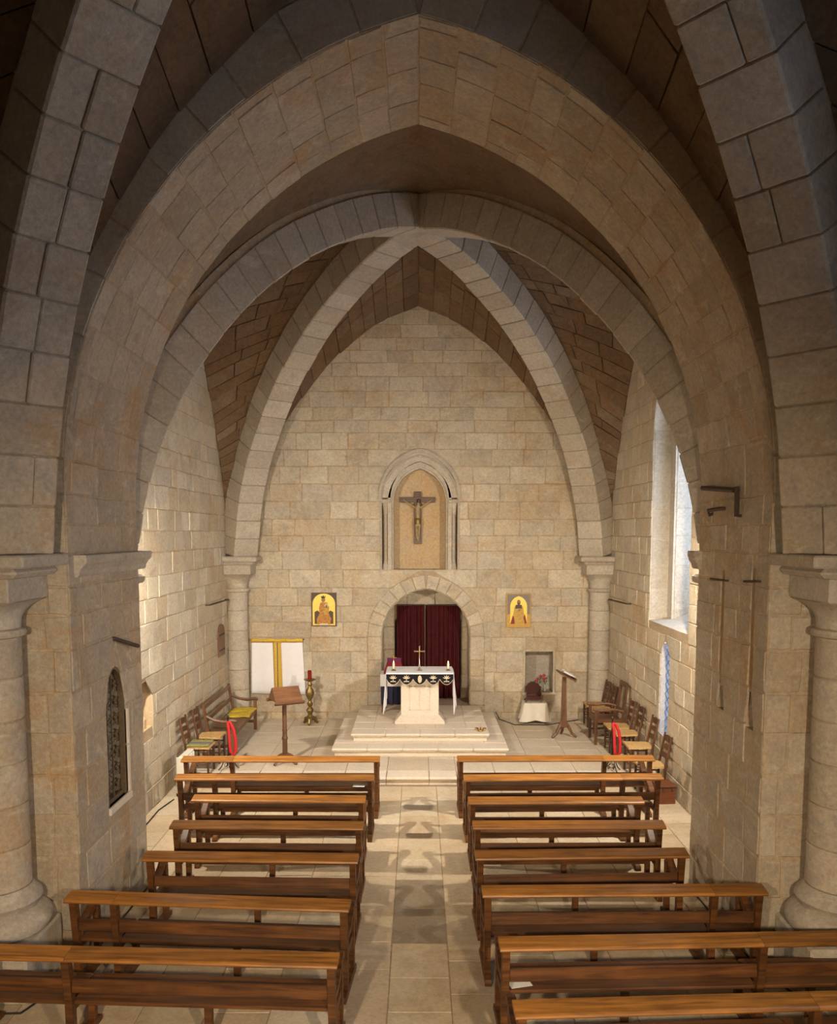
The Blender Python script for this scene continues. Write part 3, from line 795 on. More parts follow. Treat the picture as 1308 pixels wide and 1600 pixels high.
def build_rib(parent, A, C, w, dep, step=.36, t0=.03, mat=None, dz=0.0, split=0.0):
    P = rib_path(A, C, 60, t0, dz)
    Q = resample(P, step)
    fr = rib_frames(Q)
    d = Vector((C[0] - A[0], C[1] - A[1], 0)).normalized()
    ch = .02
    prof = [(-w / 2, dep), (-w / 2, ch), (-w / 2 + ch, 0), (w / 2 - ch, 0), (w / 2, ch), (w / 2, dep)]
    for i in range(len(Q) - 1):
        if rng.random() < split:
            m = rng.uniform(-.16, .16) * w; g = .005; k2 = ch * .6
            profs = [[(-w / 2, dep), (-w / 2, ch), (-w / 2 + ch, 0), (m - g - k2, 0), (m - g, k2), (m - g, dep)], [(m + g, dep), (m + g, k2), (m + g + k2, 0), (w / 2 - ch, 0), (w / 2, ch), (w / 2, dep)]]
        else: profs = [prof]
        for pf in profs:
            vs = []; mid = (pf[0][0] + pf[-1][0]) / 2
            jw = rng.uniform(-.006, .006) if len(profs) == 1 else 0; jd = rng.uniform(-.010, .006)
            for e, sh in ((0, .012), (0.03, 0), (.97, 0), (1, .012)):
                p = Q[i].lerp(Q[i + 1], e * .988 + .006)
                N = fr[i][3].lerp(fr[i + 1][3], e).normalized(); sd = fr[i][2]
                for (a, b) in pf:
                    aa = a - math.copysign(sh, a - mid) + jw; bb = b + (sh if b < dep else 0) + (jd if b < dep else 0)
                    vs.append(p + sd * aa + N * bb)
            fs = []
            for r in range(3):
                for j in range(5):
                    fs.append((r * 6 + j, r * 6 + j + 1, (r + 1) * 6 + j + 1, (r + 1) * 6 + j))
            fs += [(5, 4, 3, 2, 1, 0), (18, 19, 20, 21, 22, 23)]
            MB().add(vs, fs).build('voussoir', mat or M_rib, parent, center=True)
    core = MB(); vs = []
    for p, T, sd, N in fr:
        for a, b in ((-w / 2 + .02, dep + .1), (-w / 2 + .02, .022), (w / 2 - .02, .022), (w / 2 - .02, dep + .1)):
            vs.append(p + sd * a + N * b)
    fs = [(i * 4 + j, i * 4 + j + 1, i * 4 + j + 5, i * 4 + j + 4) for i in range(len(fr) - 1) for j in range(3)]
    core.add(vs, fs).build('rib_core', M_mortar, parent)
RW, RD = .56, .48
# web height on the diagonal: the rib's back
def diag_table():
    tab = []
    ts = [.05, .085, .12, .155, .22, .30, .37, .43, .53, .64, .74, .85, 1.0]
    for t in ts:
        e = .004; sl = (RZ(min(1, t + e)) - RZ(t - e)) / (min(1, t + e) - t + e) / 5.1
        nl = math.hypot(1, sl); k = .16 + .28 * min(1, t / .3)
        tt = t - k * sl / nl / 5.1; zz = RZ(t) + k / nl
        tab.append((tt, zz))
    tab = sorted(tab); return tab
DT = [(-.09, 3.2)] + [p for p in diag_table() if p[0] > -.08]
DZt = interp(DT)
def DZ(a): return DZt(1 - a * XS / 3.6)      # a=|x|/XS on the diagonal
FRONTZ = interp([(0, 8.92), (.2, 8.66), (.41, 7.98), (.55, 7.40), (.70, 6.5), (.85, 5.3), (.94, 4.4), (1.0, 3.3)])
def web_z(x, y, xs, yc, d, front):
    a = min(1, abs(x) / xs); b = min(1, abs(y - yc) / d)
    if a <= b:
        za = DZ(a); zb = (front if (y < yc) == front_is_low[0] else WALLZ)(a); t = (b - a) / (1 - a) if a < .999 else 1
    else:
        za = DZ(b); zb = WALLZ(b); t = (a - b) / (1 - b) if b < .999 else 1
    return lerp(za, zb, t) + .10 * math.sin(math.pi * t) * (1 - min(a, b)) + web_dz[0]
front_is_low = [True]; web_dz = [0.0]
def web(name, xs, yc, d, front, lowf, nx=44, ny=44):
    front_is_low[0] = lowf
    mb = MB()
    mb.grid(lambda u, v: (lerp(-xs, xs, u), lerp(yc - d, yc + d, v), web_z(lerp(-xs, xs, u), lerp(yc - d, yc + d, v), xs, yc, d, front) + .008), nx, ny)
    return struct(mb.build(name, M_web, None))
ceiling = web('ceiling', XS + .02, YC, DB + .02, FRONTZ, True)
# rubble courses of the webs: each course runs level between rib and wall
def web_stones(parent, cell, xs, yc, d, front, lowf, hi, wid, amax=.97, amin=0.0, mat=None):
    front_is_low[0] = lowf
    k = amin; rows = [amin]
    zf = lambda a: DZ(a)
    a = amin
    while a < amax:
        st = hi * rng.uniform(.8, 1.2) / xs
        sl = abs(DZ(min(1, a + .02)) - DZ(a)) / (.02 * xs)
        a += st / math.hypot(1, sl); rows.append(min(a, amax))
    for sgn in (-1, 1):
        for a0, a1 in zip(rows[:-1], rows[1:]):
            b = max(a1, .02); 
            L = (1 - a1) * (d if cell in 'FB' else xs)
            if L < .12: continue
            n = max(1, round(L / (wid * rng.uniform(.8, 1.2))))
            cuts = [0] + sorted((i + rng.uniform(-.25, .25)) / n for i in range(1, n)) + [1]
            for c0, c1 in zip(cuts[:-1], cuts[1:]):
                def S(u, v, h):
                    # u: 0..1 from rib to wall, v: signed a
                    av = abs(v); bb = av + (1 - av) * u
                    if cell == 'B': x, y = sgn * av * xs, yc + bb * d
                    elif cell == 'F': x, y = sgn * av * xs, yc - bb * d
                    elif cell == 'L': x, y = -bb * xs, yc + sgn * av * d
                    else: x, y = bb * xs, yc + sgn * av * d
                    return Vector((x, y, web_z(x, y, xs, yc, d, front)))
                jj = .004
                q = []
                for (u, v) in ((c0, a0), (c1, a0), (c1, a1), (c0, a1)): q.append((min(1, max(0, u)), v))
                c = Vector((0, 0, 0)); P = [S(u, v, 0) for u, v in q]
                for p in P: c += p / 4
                nrm = (P[1] - P[0]).cross(P[3] - P[0])
                if nrm.length < 1e-5: continue
                nrm.normalize()
                if nrm.dot(Vector((0, yc, 5)) - c) < 0: nrm = -nrm
                h = rng.uniform(0, .022)
                base = [p + (c - p).normalized() * .004 - nrm * .03 for p in P]
                top = [p + (c - p).normalized() * rng.uniform(.010, .022) + nrm * h for p in P]
                MB().add(base + top, [(0, 1, 5, 4), (1, 2, 6, 5), (2, 3, 7, 6), (3, 0, 4, 7), (4, 5, 6, 7)]).build('vault_stone', mat or M_web, parent, center=True)
web_stones(ceiling, 'L', XS, YC, DB, FRONTZ, True, .24, .55, .93)
web_stones(ceiling, 'R', XS, YC, DB, FRONTZ, True, .24, .55, .93)
web_stones(ceiling, 'B', XS, YC, DB, FRONTZ, True, .32, .6, .75)
ribs = struct(MB().box(-.30, .30, YC - .30, YC + .30, 8.64, 9.0, .04).build('trim_1', M_rib))
for sx in (-1, 1):
    for sy in (-1, 1):
        A = (sx * 3.6, YC + sy * 3.64)
        build_rib(ribs, A, (0, YC), RW, RD)
# nave vault
web_dz[0] = .12
nave_ceiling = web('ceiling_nave', XN + .02, YNC, DN + .02, FRONTZ, False)
web_stones(nave_ceiling, 'B', XN, YNC, DN, FRONTZ, False, .40, .8, .9)
web_stones(nave_ceiling, 'L', XN, YNC, DN, FRONTZ, False, .40, .8, .9)
web_stones(nave_ceiling, 'R', XN, YNC, DN, FRONTZ, False, .40, .8, .9)
nribs = struct(MB().box(-.30, .30, YNC - .30, YNC + .30, 8.94, 9.3, .04).build('trim_2', M_rib))
for sx in (-1, 1):
    build_rib(nribs, (sx * 3.45, 7.15), (0, YNC), .60, .5, .42, t0=.03, mat=M_pier, dz=NZ, split=.55)
    build_rib(nribs, (sx * 3.45, 2 * YNC - 7.15), (0, YNC), .60, .5, .42, t0=.03, mat=M_pier, dz=NZ, split=.55)
rf = MB().box(-4.7, 4.7, YNB - .2, YW + 1.6, 9.7, 9.8); struct(rf.build('ceiling_roof', M_mortar))
en = MB()
for q in ([(-1.4, YW + .01, -.1), (-1.4, YW + 1.5, -.1), (-1.4, YW + 1.5, 6.2), (-1.4, YW + .01, 6.2)], [(1.7, YW + .01, -.1), (1.7, YW + 1.5, -.1), (1.7, YW + 1.5, 6.2), (1.7, YW + .01, 6.2)],
          [(-1.4, YW + .01, 6.2), (1.7, YW + .01, 6.2), (1.7, YW + 1.5, 6.2), (-1.4, YW + 1.5, 6.2)], [(-1.4, YW + 1.5, -.1), (1.7, YW + 1.5, -.1), (1.7, YW + 1.5, 6.2), (-1.4, YW + 1.5, 6.2)]):
    en.add(q, [(0, 1, 2, 3)])
en.build('rear_room', M_mortar, wall_back)
# nave side and rear walls
nwl = MB(); SNL = lambda u, v, h: (-XN + h, u, v)
backing(nwl, SNL, YNB, YB0 + .2, 0, 9.7, [], .5)
wall_nave_left = struct(nwl.build('wall_nave_left', M_mortar))
h_nw = pointed(4.2, .85, 2.4, 5.0, 1.0)
nwr = MB(); SNR = lambda u, v, h: (XN - h, u, v)
backing(nwr, SNR, YNB, YB0 + .2, 0, 9.7, [h_nw], .1, crit=(2.4, 5.0, 6.0))
wall_nave_right = struct(nwr.build('wall_nave_right', M_mortar))
lay(wall_nave_left, SNL, 4.8, YB0, courses(0, 4.2, .32, .42), .5, .9, M_pier)
lay(wall_nave_right, SNR, 5.2, YB0, courses(0, 4.2, .32, .42), .5, .9, M_pier)
rw = MB(); SRW = lambda u, v, h: (u, YNB + h, v)
backing(rw, SRW, -4.1, 4.1, 0, 9.75, [], .5)
wall_rear = struct(rw.build('wall_rear', M_mortar))
# nave window (outside the picture, on the right): splayed opening to the sky
nw = MB()
A, B = pointed_pts(4.2, .85, 5.0, 1.0, 8)
P = [(3.35, 2.4)] + [(p[0], p[1]) for p in A] + [(p[0], p[1]) for p in B[1:]] + [(5.05, 2.4)]
for i in range(len(P)):
    q = P[(i + 1) % len(P)]
    nw.add([(XN, *P[i]), (XN, *q), (XN + .7, *q), (XN + .7, *P[i])], [(0, 1, 2, 3)])
window_3 = struct(nw.build('window_3', M_rib))
MB().add([(XN + .65, y, z) for y, z in P], [tuple(range(len(P)))]).build('pane', M_clear, window_3)
p3 = add_light('nave_window_portal', 'AREA', (XN + .72, 4.2, 4.2), 1.0, (1, 1, 1), shape='RECTANGLE', size=3.6, size_y=1.7)
p3.rotation_euler = (0, R_(90), 0); p3.data.cycles.is_portal = True

# ---- columns
def column(name, cx, cy, r, zcap, zneck, ztop_base, zbase, plinth, cap_w, abacus, mat, sg, label=None, nd=6, yback=None):
    root = MB()
    zs = [ztop_base + (zneck - ztop_base) * k / nd for k in range(nd + 1)]
    root.lathe([(r - .015, zs[0]), (r - .015, zs[-1])], 24, (cx, cy, 0))
    o = struct(root.build(name, M_mortar))
    for a, b in zip(zs[:-1], zs[1:]):
        MB().lathe([(r - .008, a + .004), (r, a + .014), (r * rng.uniform(.99, 1.005), (a + b) / 2), (r, b - .014), (r - .008, b - .004)], 28, (cx, cy, 0)).build('drum', mat, o, True, center=True)
    MB().lathe([(r, zneck - .03), (r + .035, zneck - .015), (r + .045, zneck + .01), (r + .035, zneck + .04), (r, zneck + .055)], 28, (cx, cy, 0)).build('astragal', mat, o, True)
    return o
def big_column(sg, name):
    cx, cy, r = sg * 3.785, 7.27, .285
    o = column(name, cx, cy, r, 3.86, 3.17, .90, .5, 0, 0, 0, M_pier, sg)
    # bell: round below, square above
    mb = MB(); n = 32; rows = []
    for k in range(9):
        t = k / 8; rr = r + .0 + (.17) * t ** 2.6; z = 3.22 + .25 * t ** .8; q = t ** 1.5
        ring_ = []
        for j in range(n):
            a = 2 * math.pi * j / n; c, s = math.cos(a), math.sin(a)
            sq = 1 / max(abs(c), abs(s)); m_ = lerp(1, min(sq, 1.30), q)
            ring_.append((cx + rr * c * m_ * lerp(1, .93, q), cy + rr * s * m_ * lerp(1, .86, q), z))
        rows += ring_
    fs = [(i * n + j, i * n + (j + 1) % n, (i + 1) * n + (j + 1) % n, (i + 1) * n + j) for i in range(8) for j in range(n)]
    mb.add(rows, fs).build('capital_bell', M_rib, o, True)
    hw_ = .425
    MB().box(cx - hw_, cx + hw_, cy - .44, YB0 - .01, 3.47, 3.68, .012).build('capital_block', M_rib, o)
    MB().box(cx - hw_ - .10, cx + hw_ + .10, cy - .52, YB0 - .01, 3.68, 3.765, .035).build('abacus_cavetto', M_rib, o)
    MB().box(cx - hw_ - .20, cx + hw_ + .20, cy - .58, YB0 - .01, 3.765, 3.87, .014).build('abacus', M_rib, o)
    MB().lathe([(r, .90), (r + .03, .86), (r + .075, .82), (r + .085, .78), (r + .06, .74), (r + .05, .71), (r + .10, .69), (r + .15, .64), (r + .165, .58), (r + .14, .52), (r + .1, .5)], 32, (cx, cy, 0)).build('base_torus', M_rib, o, True)
    MB().box(cx - .43, cx + .43, cy - .43, YB0 - .01, 0, .5, .02).build('plinth', M_rib, o)
    return o
big_column(-1, 'column_left'); big_column(1, 'column_right')
def corner_column(sg, name, sy=1):
    cx, cy, r = sg * 3.74, (YW - .22) if sy > 0 else YB1 + .2, .215
    o = column(name, cx, cy, r, 3.55, 2.86, .0, 0, 0, 0, 0, M_rib, sg, nd=7)
    mb = MB(); n = 24; rows = []
    for k in range(7):
        t = k / 6; rr = r + .17 * t ** 2.6; z = 2.91 + .29 * t ** .8; q = t ** 1.5
        for j in range(n):
            a = 2 * math.pi * j / n; c, s = math.cos(a), math.sin(a); sq = 1 / max(abs(c), abs(s))
            m_ = lerp(1, min(sq, 1.3), q); rows.append((cx + rr * c * m_ * lerp(1, .9, q), cy + rr * s * m_ * lerp(1, .9, q), z))
    fs = [(i * n + j, i * n + (j + 1) % n, (i + 1) * n + (j + 1) % n, (i + 1) * n + j) for i in range(6) for j in range(n)]
    mb.add(rows, fs).build('capital_bell', M_rib, o, True)
    for nm, w, z0, z1, bv in (('capital_block', .36, 3.20, 3.40, .012), ('abacus_cavetto', .42, 3.40, 3.46, .03), ('abacus', .50, 3.46, 3.57, .03)):
        x0, x1 = (cx - .2, cx + w) if sg < 0 else (cx - w, cx + .2)
        MB().box(x0, x1, cy - w, cy + .22, z0, z1, bv).build(nm, M_rib, o)
    return o
corner_column(-1, 'column_apse_left'); corner_column(1, 'column_apse_right')
corner_column(-1, 'column_chapel_left', -1); corner_column(1, 'column_chapel_right', -1)

# ---- lamps: floodlights on the chapel side of the chancel piers, and nave lamps out of view
def floodlight(sg, loc, energy, label, aim):
    t = thing('floodlight', label, 'lamp', loc)
    MB().box(-.09, .09, -.05, .05, -.07, .07, .015).build('housing', M_black, t)
    MB().box(-.08, .08, .05, .056, -.06, .06).build('lens', M_lamp, t)
    MB().box(-.02, .02, -.2, -.05, -.02, .02).build('bracket', M_black, t)
    return t
for sg, lb in ((-1, 'black floodlight fixed behind the left chancel pier'), (1, 'black floodlight fixed behind the right chancel pier')):
    loc = (sg * 3.42, YB1 + .62, 4.05)
    floodlight(sg, (loc[0], YB1 + .22, loc[2]), LAMP_W, lb, None)
    add_light('floodlight_beam', 'POINT', loc, LAMP_W * .05, LAMP_COL, shadow_soft_size=.06)
    sp = add_light('floodlight_beam_altar', 'SPOT', loc, LAMP_W * 2.0, LAMP_COL, shadow_soft_size=.06, spot_size=R_(155), spot_blend=1.0)
    sp.rotation_euler = (Vector((0, 15.8, -.6)) - Vector(loc)).to_track_quat('-Z', 'Y').to_euler()
    np_ = Vector((sg * 1.6, .2, 3.7))
    nl = add_light('nave_lamp_beam', 'SPOT', np_, NAVE_W, (1.0, 0.80, 0.56), shadow_soft_size=.10, spot_size=R_(90), spot_blend=1.0)
    nl.rotation_euler = (Vector((sg * 0.6, 8.0, 0.8)) - np_).to_track_quat('-Z', 'Y').to_euler()

# ================================================================ PEWS
def make_pew(label, pL, pR, ext):
    """pL, pR: ends of the far top edge of the rail (world). ext: -1/1 side of the added section, 0 none"""
    W = (pR - pL).length
    rz = math.atan2(pR.y - pL.y, pR.x - pL.x)
    t = thing('pew', label, 'pew', (pL.x, pL.y, 0), rz, 'varnished wooden pews facing the altar')
    RH = .87
    # rail: sloping book board with rounded near edge
    rd, th = .165, .036; tilt = R_(9)
    def rail(x0, x1):
        M = Matrix.Translation((0, 0, RH)) @ Matrix.Rotation(tilt, 4, 'X')
        mb = MB(); pr = [(0, 0), (-.145, 0), (-.158, -.006), (-rd, -.018), (-.158, -th + .004), (-.145, -th), (-.01, -th), (0, -th + .01)]
        n = len(pr); vs = [(x0, y, z) for y, z in pr] + [(x1, y, z) for y, z in pr]
        fs = [tuple(range(n)), tuple(range(2 * n - 1, n - 1, -1))] + [(i, i + n, (i + 1) % n + n, (i + 1) % n) for i in range(n)]
        mb.add(vs, fs, M); return mb.build('rail', M_rail, t)
    cut = None
    if ext:
        e = max(.40, W - 2.08); cut = e if ext < 0 else W - e
        rail(0, cut - .0015); rail(cut + .0015, W)
    else: rail(0, W)
    inset = .055
    posts = [inset, W - inset] + ([cut - .02 if ext < 0 else cut + .02] if ext else [])
    posts.sort()
    for k, x in enumerate(posts):
        end = k in (0, len(posts) - 1)
        mb = MB()
        vs = []
        for z, y0, y1 in ((.05, -.065, .005), (.44, -.07, 0), (RH - .05, -.115, -.045)):
            vs += [(x - .029, y0, z), (x + .029, y0, z), (x + .029, y1, z), (x - .029, y1, z)]
        fs = [(0, 3, 2, 1), (8, 9, 10, 11)] + [(4 * r + j, 4 * r + (j + 1) % 4, 4 * r + 4 + (j + 1) % 4, 4 * r + 4 + j) for r in range(2) for j in range(4)]
        mb.add(vs, fs).build('post', M_pew, t)
        # sled foot with a rounded nose
        ft = [(-.17, 0), (.44, 0), (.455, .02), (.44, .05), (.36, .07), (-.10, .07), (-.155, .055), (-.17, .03)]
        mb = MB(); vs = [(x - .03, y, z) for y, z in ft] + [(x + .03, y, z) for y, z in ft]; n = len(ft)
        mb.add(vs, [tuple(range(n)), tuple(range(2 * n - 1, n - 1, -1))] + [(i, i + n, (i + 1) % n + n, (i + 1) % n) for i in range(n)]).build('foot', M_pew, t)
        MB().box(x - .027, x + .027, .31, .375, .06, .42 if not end else .60, .005).build('leg', M_pew, t)
        MB().box(x - .02, x + .02, -.02, .34, .34, .405, .004).build('seat_bearer', M_pew, t)
        if end:
            ap = [(-.06, .56), (.02, .545), (.10, .55), (.19, .585), (.27, .635), (.34, .665), (.40, .655), (.425, .62)]
            aw = [.030, .030, .030, .030, .030, .030, .032, .026]
            mb = MB(); vs = []
            for (y, z), hgt in zip(ap, aw):
                vs += [(x - .033, y, z - hgt), (x + .033, y, z - hgt), (x + .033, y, z + .022), (x - .033, y, z + .022)]
            m_ = len(ap); fs = [(0, 3, 2, 1), tuple(4 * (m_ - 1) + j for j in range(4))]
            fs += [(4 * r + j, 4 * r + (j + 1) % 4, 4 * r + 4 + (j + 1) % 4, 4 * r + 4 + j) for r in range(m_ - 1) for j in range(4)]
            mb.add(vs, fs).build('armrest', M_pew, t, True)
    edges = [0] + ([cut] if ext else []) + [W]
    bx = posts
    for a, b in zip(bx[:-1], bx[1:]):
        M = Matrix.Translation((0, -.06, .58)) @ Matrix.Rotation(R_(-8), 4, 'X')
        MB().box(a + .03, b - .03, -.012, .012, -.052, .052, .005, M).build('back_board', M_pew, t)
        MB().box(a + .01, b - .01, -.03, .17, .405, .435, .006).build('seat_plank', M_pew, t)
        MB().box(a + .01, b - .01, .175, .40, .405, .435, .008).build('seat_plank', M_pew, t)
        if b - a > 1.0:
            mid = (a + b) / 2
            MB().box(mid - .03, mid + .03, .14, .20, 0, .40, .005).build('centre_leg', M_pew, t)
            MB().box(a + .03, b - .03, .15, .18, .30, .37, .004).build('apron', M_pew, t)
    return t
ORD = ['foremost', 'second', 'third', 'fourth', 'fifth', 'sixth', 'seventh', 'eighth']
rowsL = [((287, 1181), (594, 1181), -1), ((277, 1209), (585, 1209.5), -1), ((304, 1241), (572, 1242.5), 0), ((271, 1281), (569, 1283), 0),
         ((230, 1329), (561, 1333), 0), ((112, 1390.5), (549, 1405), -1), ((-66, 1473), (531, 1488), -1)]
rowsR = [((714, 1180.5), (1019, 1179.5), 1), ((724, 1210), (1032, 1208), 1), ((731, 1244.5), (1002, 1244), 0), ((738, 1282), (1035, 1281), 0),
         ((741, 1328), (1070, 1324), 0), ((752, 1383), (1190, 1380), 1), ((778, 1463), (1400, 1452), 1), ((800, 1562), (1400, 1545), 1)]
for side, rows in (('left', rowsL), ('right', rowsR)):
    for k, (a, b, e) in enumerate(rows):
        pa, pb = atZ(*a, .87), atZ(*b, .87)
        xt = {0: '', -1: ' with an added outer section', 1: ' with an added outer section'}[e]
        last = ' (nearest the viewer)' if k == len(rows) - 1 else ''
        make_pew('%s pew from the altar, %s of the aisle%s' % (ORD[k], side, last), pa, pb, e)

# ================================================================ ALTAR
def wavy_sheet(mb, x0, x1, ztop, zbot, y, amp, waves, nu=40, nv=10, flare=0.0, M=None, ph=0.0):
    """hanging cloth in local XZ, folds along Y"""
    mb.grid(lambda u, v: (lerp(x0, x1, u) + flare * (u - .5) * v, y + amp * (.25 + .75 * v) * math.sin(2 * math.pi * waves * u + ph) + amp * .4 * math.sin(2 * math.pi * waves * 2.3 * u + 1.3),
                          lerp(ztop, zbot if not callable(zbot) else zbot(u), v)), nu, nv, M)
    return mb
AX, AY0, AY1, AZ = .025, 15.60, 16.36, 1.42
altar = thing('altar', 'pale stone altar on a panelled pedestal with flared foot', 'altar', (AX, 15.98, TOPZ))
H_ = AZ - .02 - TOPZ
MB().box(-.36, .36, -.26, .26, .13, H_ - .08, .006).build('pedestal', M_altar, altar)
mb = MB(); a0 = (.47, .37); a1 = (.37, .27)
mb.add([(-a0[0], -a0[1], 0), (a0[0], -a0[1], 0), (a0[0], a0[1], 0), (-a0[0], a0[1], 0), (-a0[0], -a0[1], .05), (a0[0], -a0[1], .05), (a0[0], a0[1], .05), (-a0[0], a0[1], .05),
        (-a1[0], -a1[1], .15), (a1[0], -a1[1], .15), (a1[0], a1[1], .15), (-a1[0], a1[1], .15)],
       [(3, 2, 1, 0), (8, 9, 10, 11)] + [(r * 4 + j, r * 4 + (j + 1) % 4, r * 4 + 4 + (j + 1) % 4, r * 4 + 4 + j) for r in range(2) for j in range(4)])
mb.build('foot', M_altar, altar)
MB().box(-.60, .60, -.36, .36, H_ - .08, H_, .01).build('altar_slab', M_altar, altar)
pn = MB(); a, b, z0, z1 = -.20, .20, .24, .70
for r in ((a, b, z0, z0 + .018), (a, b, z1 - .018, z1), (a, a + .018, z0, z1), (b - .018, b, z0, z1), (-.009, .009, z0, z1)):
    pn.box(r[0], r[1], -.268, -.255, r[2], r[3], .003)
pn.build('panel_moulding', M_altar, altar)

ac = thing('altar_cloth', 'white linen cloth spread on the altar with ends hanging at both sides', 'cloth', (AX, 15.98, AZ - .02))
mb = MB(); mb.box(-.635, .635, -.385, .385, .001, .014, .005)
mb.build('cloth_top', M_white, ac)
MB().box(-.63, .63, -.388, -.382, -.035, .008).build('front_hem', M_white, ac)
for sx in (-1, 1):
    mb = MB()
    M = Matrix.Translation((sx * .625, 0, 0)) @ Matrix.Rotation(R_(90), 4, 'Z')
    mb.grid(lambda u, v: (lerp(-.385, .30, u) * (1 - .10 * v), -sx * (.012 + .035 * v) + .028 * v * math.sin(u * 15 + .5) + .008 * math.sin(u * 34), .006 - v * (.80 - .28 * abs(u - .02) ** .7 + .03 * math.sin(u * 15))), 36, 14, M)
    solidify(mb.build('hanging_end', M_white, ac, True), .004)

fr = thing('altar_frontal', 'black scalloped velvet frontal with cream embroidered flowers along the altar edge', 'cloth', (AX, 15.98 - .392, AZ - .02))
n = 5; Wf = 1.26; top = [(-Wf / 2, -.012), (Wf / 2, -.012)]
poly = []
for k in range(n):
    for j in range(11):
        u = (k + j / 10) / n
        d = abs(math.sin(math.pi * j / 10)) ** .75
        poly.append((-Wf / 2 + u * Wf, -.105 - .105 * d))
pl = [top[0]] + poly + [top[1]]
MB().prism(pl, .004).build('velvet_band', M_velvet, fr)
tr = MB(); tr.tube([(x, -.002, z) for x, z in poly], .005, 5); tr.build('braid_edge', M_embro, fr)
for k in (1, 2):      # lace points between the middle lobes
    cx = -Wf / 2 + Wf * (k + 1) / n
    MB().prism([(cx - .11, -.13), (cx + .11, -.13), (cx + .10, -.19), (cx, -.255), (cx - .10, -.19)], .002, Matrix.Translation((0, .006, 0))).build('lace_point', M_lace, fr)
def flower(cx, cz, s):
    mb = MB()
    def leaf(a, l, w, ox=0, oz=0):
        P = [(0, 0), (w, l * .4), (w * .8, l * .75), (0, l), (-w * .8, l * .75), (-w, l * .4)]
        c, q = math.cos(a), math.sin(a)
        mb.prism([(cx + ox + s * (x * c - z * q), cz + oz + s * (x * q + z * c)) for x, z in P], .003, Matrix.Translation((0, -.0045, 0)))
    for a in (-1.2, -.6, 0, .6, 1.2): leaf(a, .070, .009)
    for a in (-1.9, 1.9): leaf(a, .055, .009, 0, -.035 * s)
    mb.prism([(cx - .005, cz - .06 * s), (cx + .005, cz - .06 * s), (cx + .005, cz), (cx - .005, cz)], .003, Matrix.Translation((0, -.0045, 0)))
    mb.build('embroidered_flower', M_embro, fr)
for k in range(n):
    cx = -Wf / 2 + Wf * (k + .5) / n
    if k == 2:
        MB().prism([(cx + .04 * math.cos(t), -.105 + .075 * math.sin(t)) for t in [i * math.pi / 4 for i in range(8)]], .003, Matrix.Translation((0, -.0045, 0))).build('embroidered_medallion', M_embro, fr)
    else: flower(cx, -.10, 1.1)

def candle(px, label):
    p = atZ(px, 1048, AZ)
    t = thing('altar_candle', label, 'candle', (p.x, 15.86, AZ - .005))
    MB().lathe([(.045, 0), (.045, .008), (.02, .014), (.02, .02), (.03, .03), (.03, .036)], 14).build('holder', M_brass, t, True)
    MB().lathe([(.022, 0), (.022, .10), (.018, .105)], 14, (0, 0, .034)).build('wax', M_wax, t, True)
    MB().lathe([(.002, 0), (.011, .012), (.008, .028), (.001, .045)], 8, (0, 0, .142)).build('flame', simple('candle_flame_' + str(int(px)), (1, .8, .4), .5, emit=(1, .75, .35), estr=5), t, True)
candle(615, 'short white candle on brass holder at the left end of the altar')
candle(700.5, 'short white candle on brass holder at the right end of the altar')
def standing_cross(name, loc, h, label, mat, base=True):
    t = thing(name, label, 'cross', loc)
    s = h / .48
    MB().lathe([(.055 * s, 0), (.055 * s, .012 * s), (.03 * s, .03 * s), (.03 * s, .05 * s), (.014 * s, .06 * s), (.014 * s, .10 * s), (.022 * s, .115 * s), (.012 * s, .13 * s), (.010 * s, .30 * s)], 14).build('stem', mat, t, True)
    mb = MB(); mb.box(-.011 * s, .011 * s, -.006 * s, .006 * s, .29 * s, .47 * s, .002); mb.box(-.085 * s, .085 * s, -.006 * s, .006 * s, .375 * s, .397 * s, .002)
    mb.build('cross_arms', mat, t)
    for x, z in ((-.09, .386), (.09, .386), (0, .475)):
        MB().lathe([(.004 * s, -.018 * s), (.017 * s, -.008 * s), (.017 * s, .008 * s), (.004 * s, .018 * s)], 10, (x * s, 0, z * s)).build('trefoil_end', mat, t, True)
    mb = MB(); mb.tube([(0, -.012 * s, .31 * s), (0, -.014 * s, .37 * s), (0, -.012 * s, .41 * s)], [.006 * s, .011 * s, .008 * s], 8)
    mb.tube([(-.07 * s, -.012 * s, .395 * s), (0, -.014 * s, .385 * s), (.07 * s, -.012 * s, .395 * s)], [.004 * s, .006 * s, .004 * s], 6)
    mb.build('corpus', M_gold, t, True)
    return t
standing_cross('altar_cross', (atZ(655.5, 1048, AZ).x, 15.82, AZ - .005), .47, 'silver standing crucifix in the middle of the altar', M_silver)
standing_cross('small_cross', (atZ(615, 1044, AZ).x, 16.14, AZ - .005), .26, 'small gold cross behind the left altar candle', M_gold)

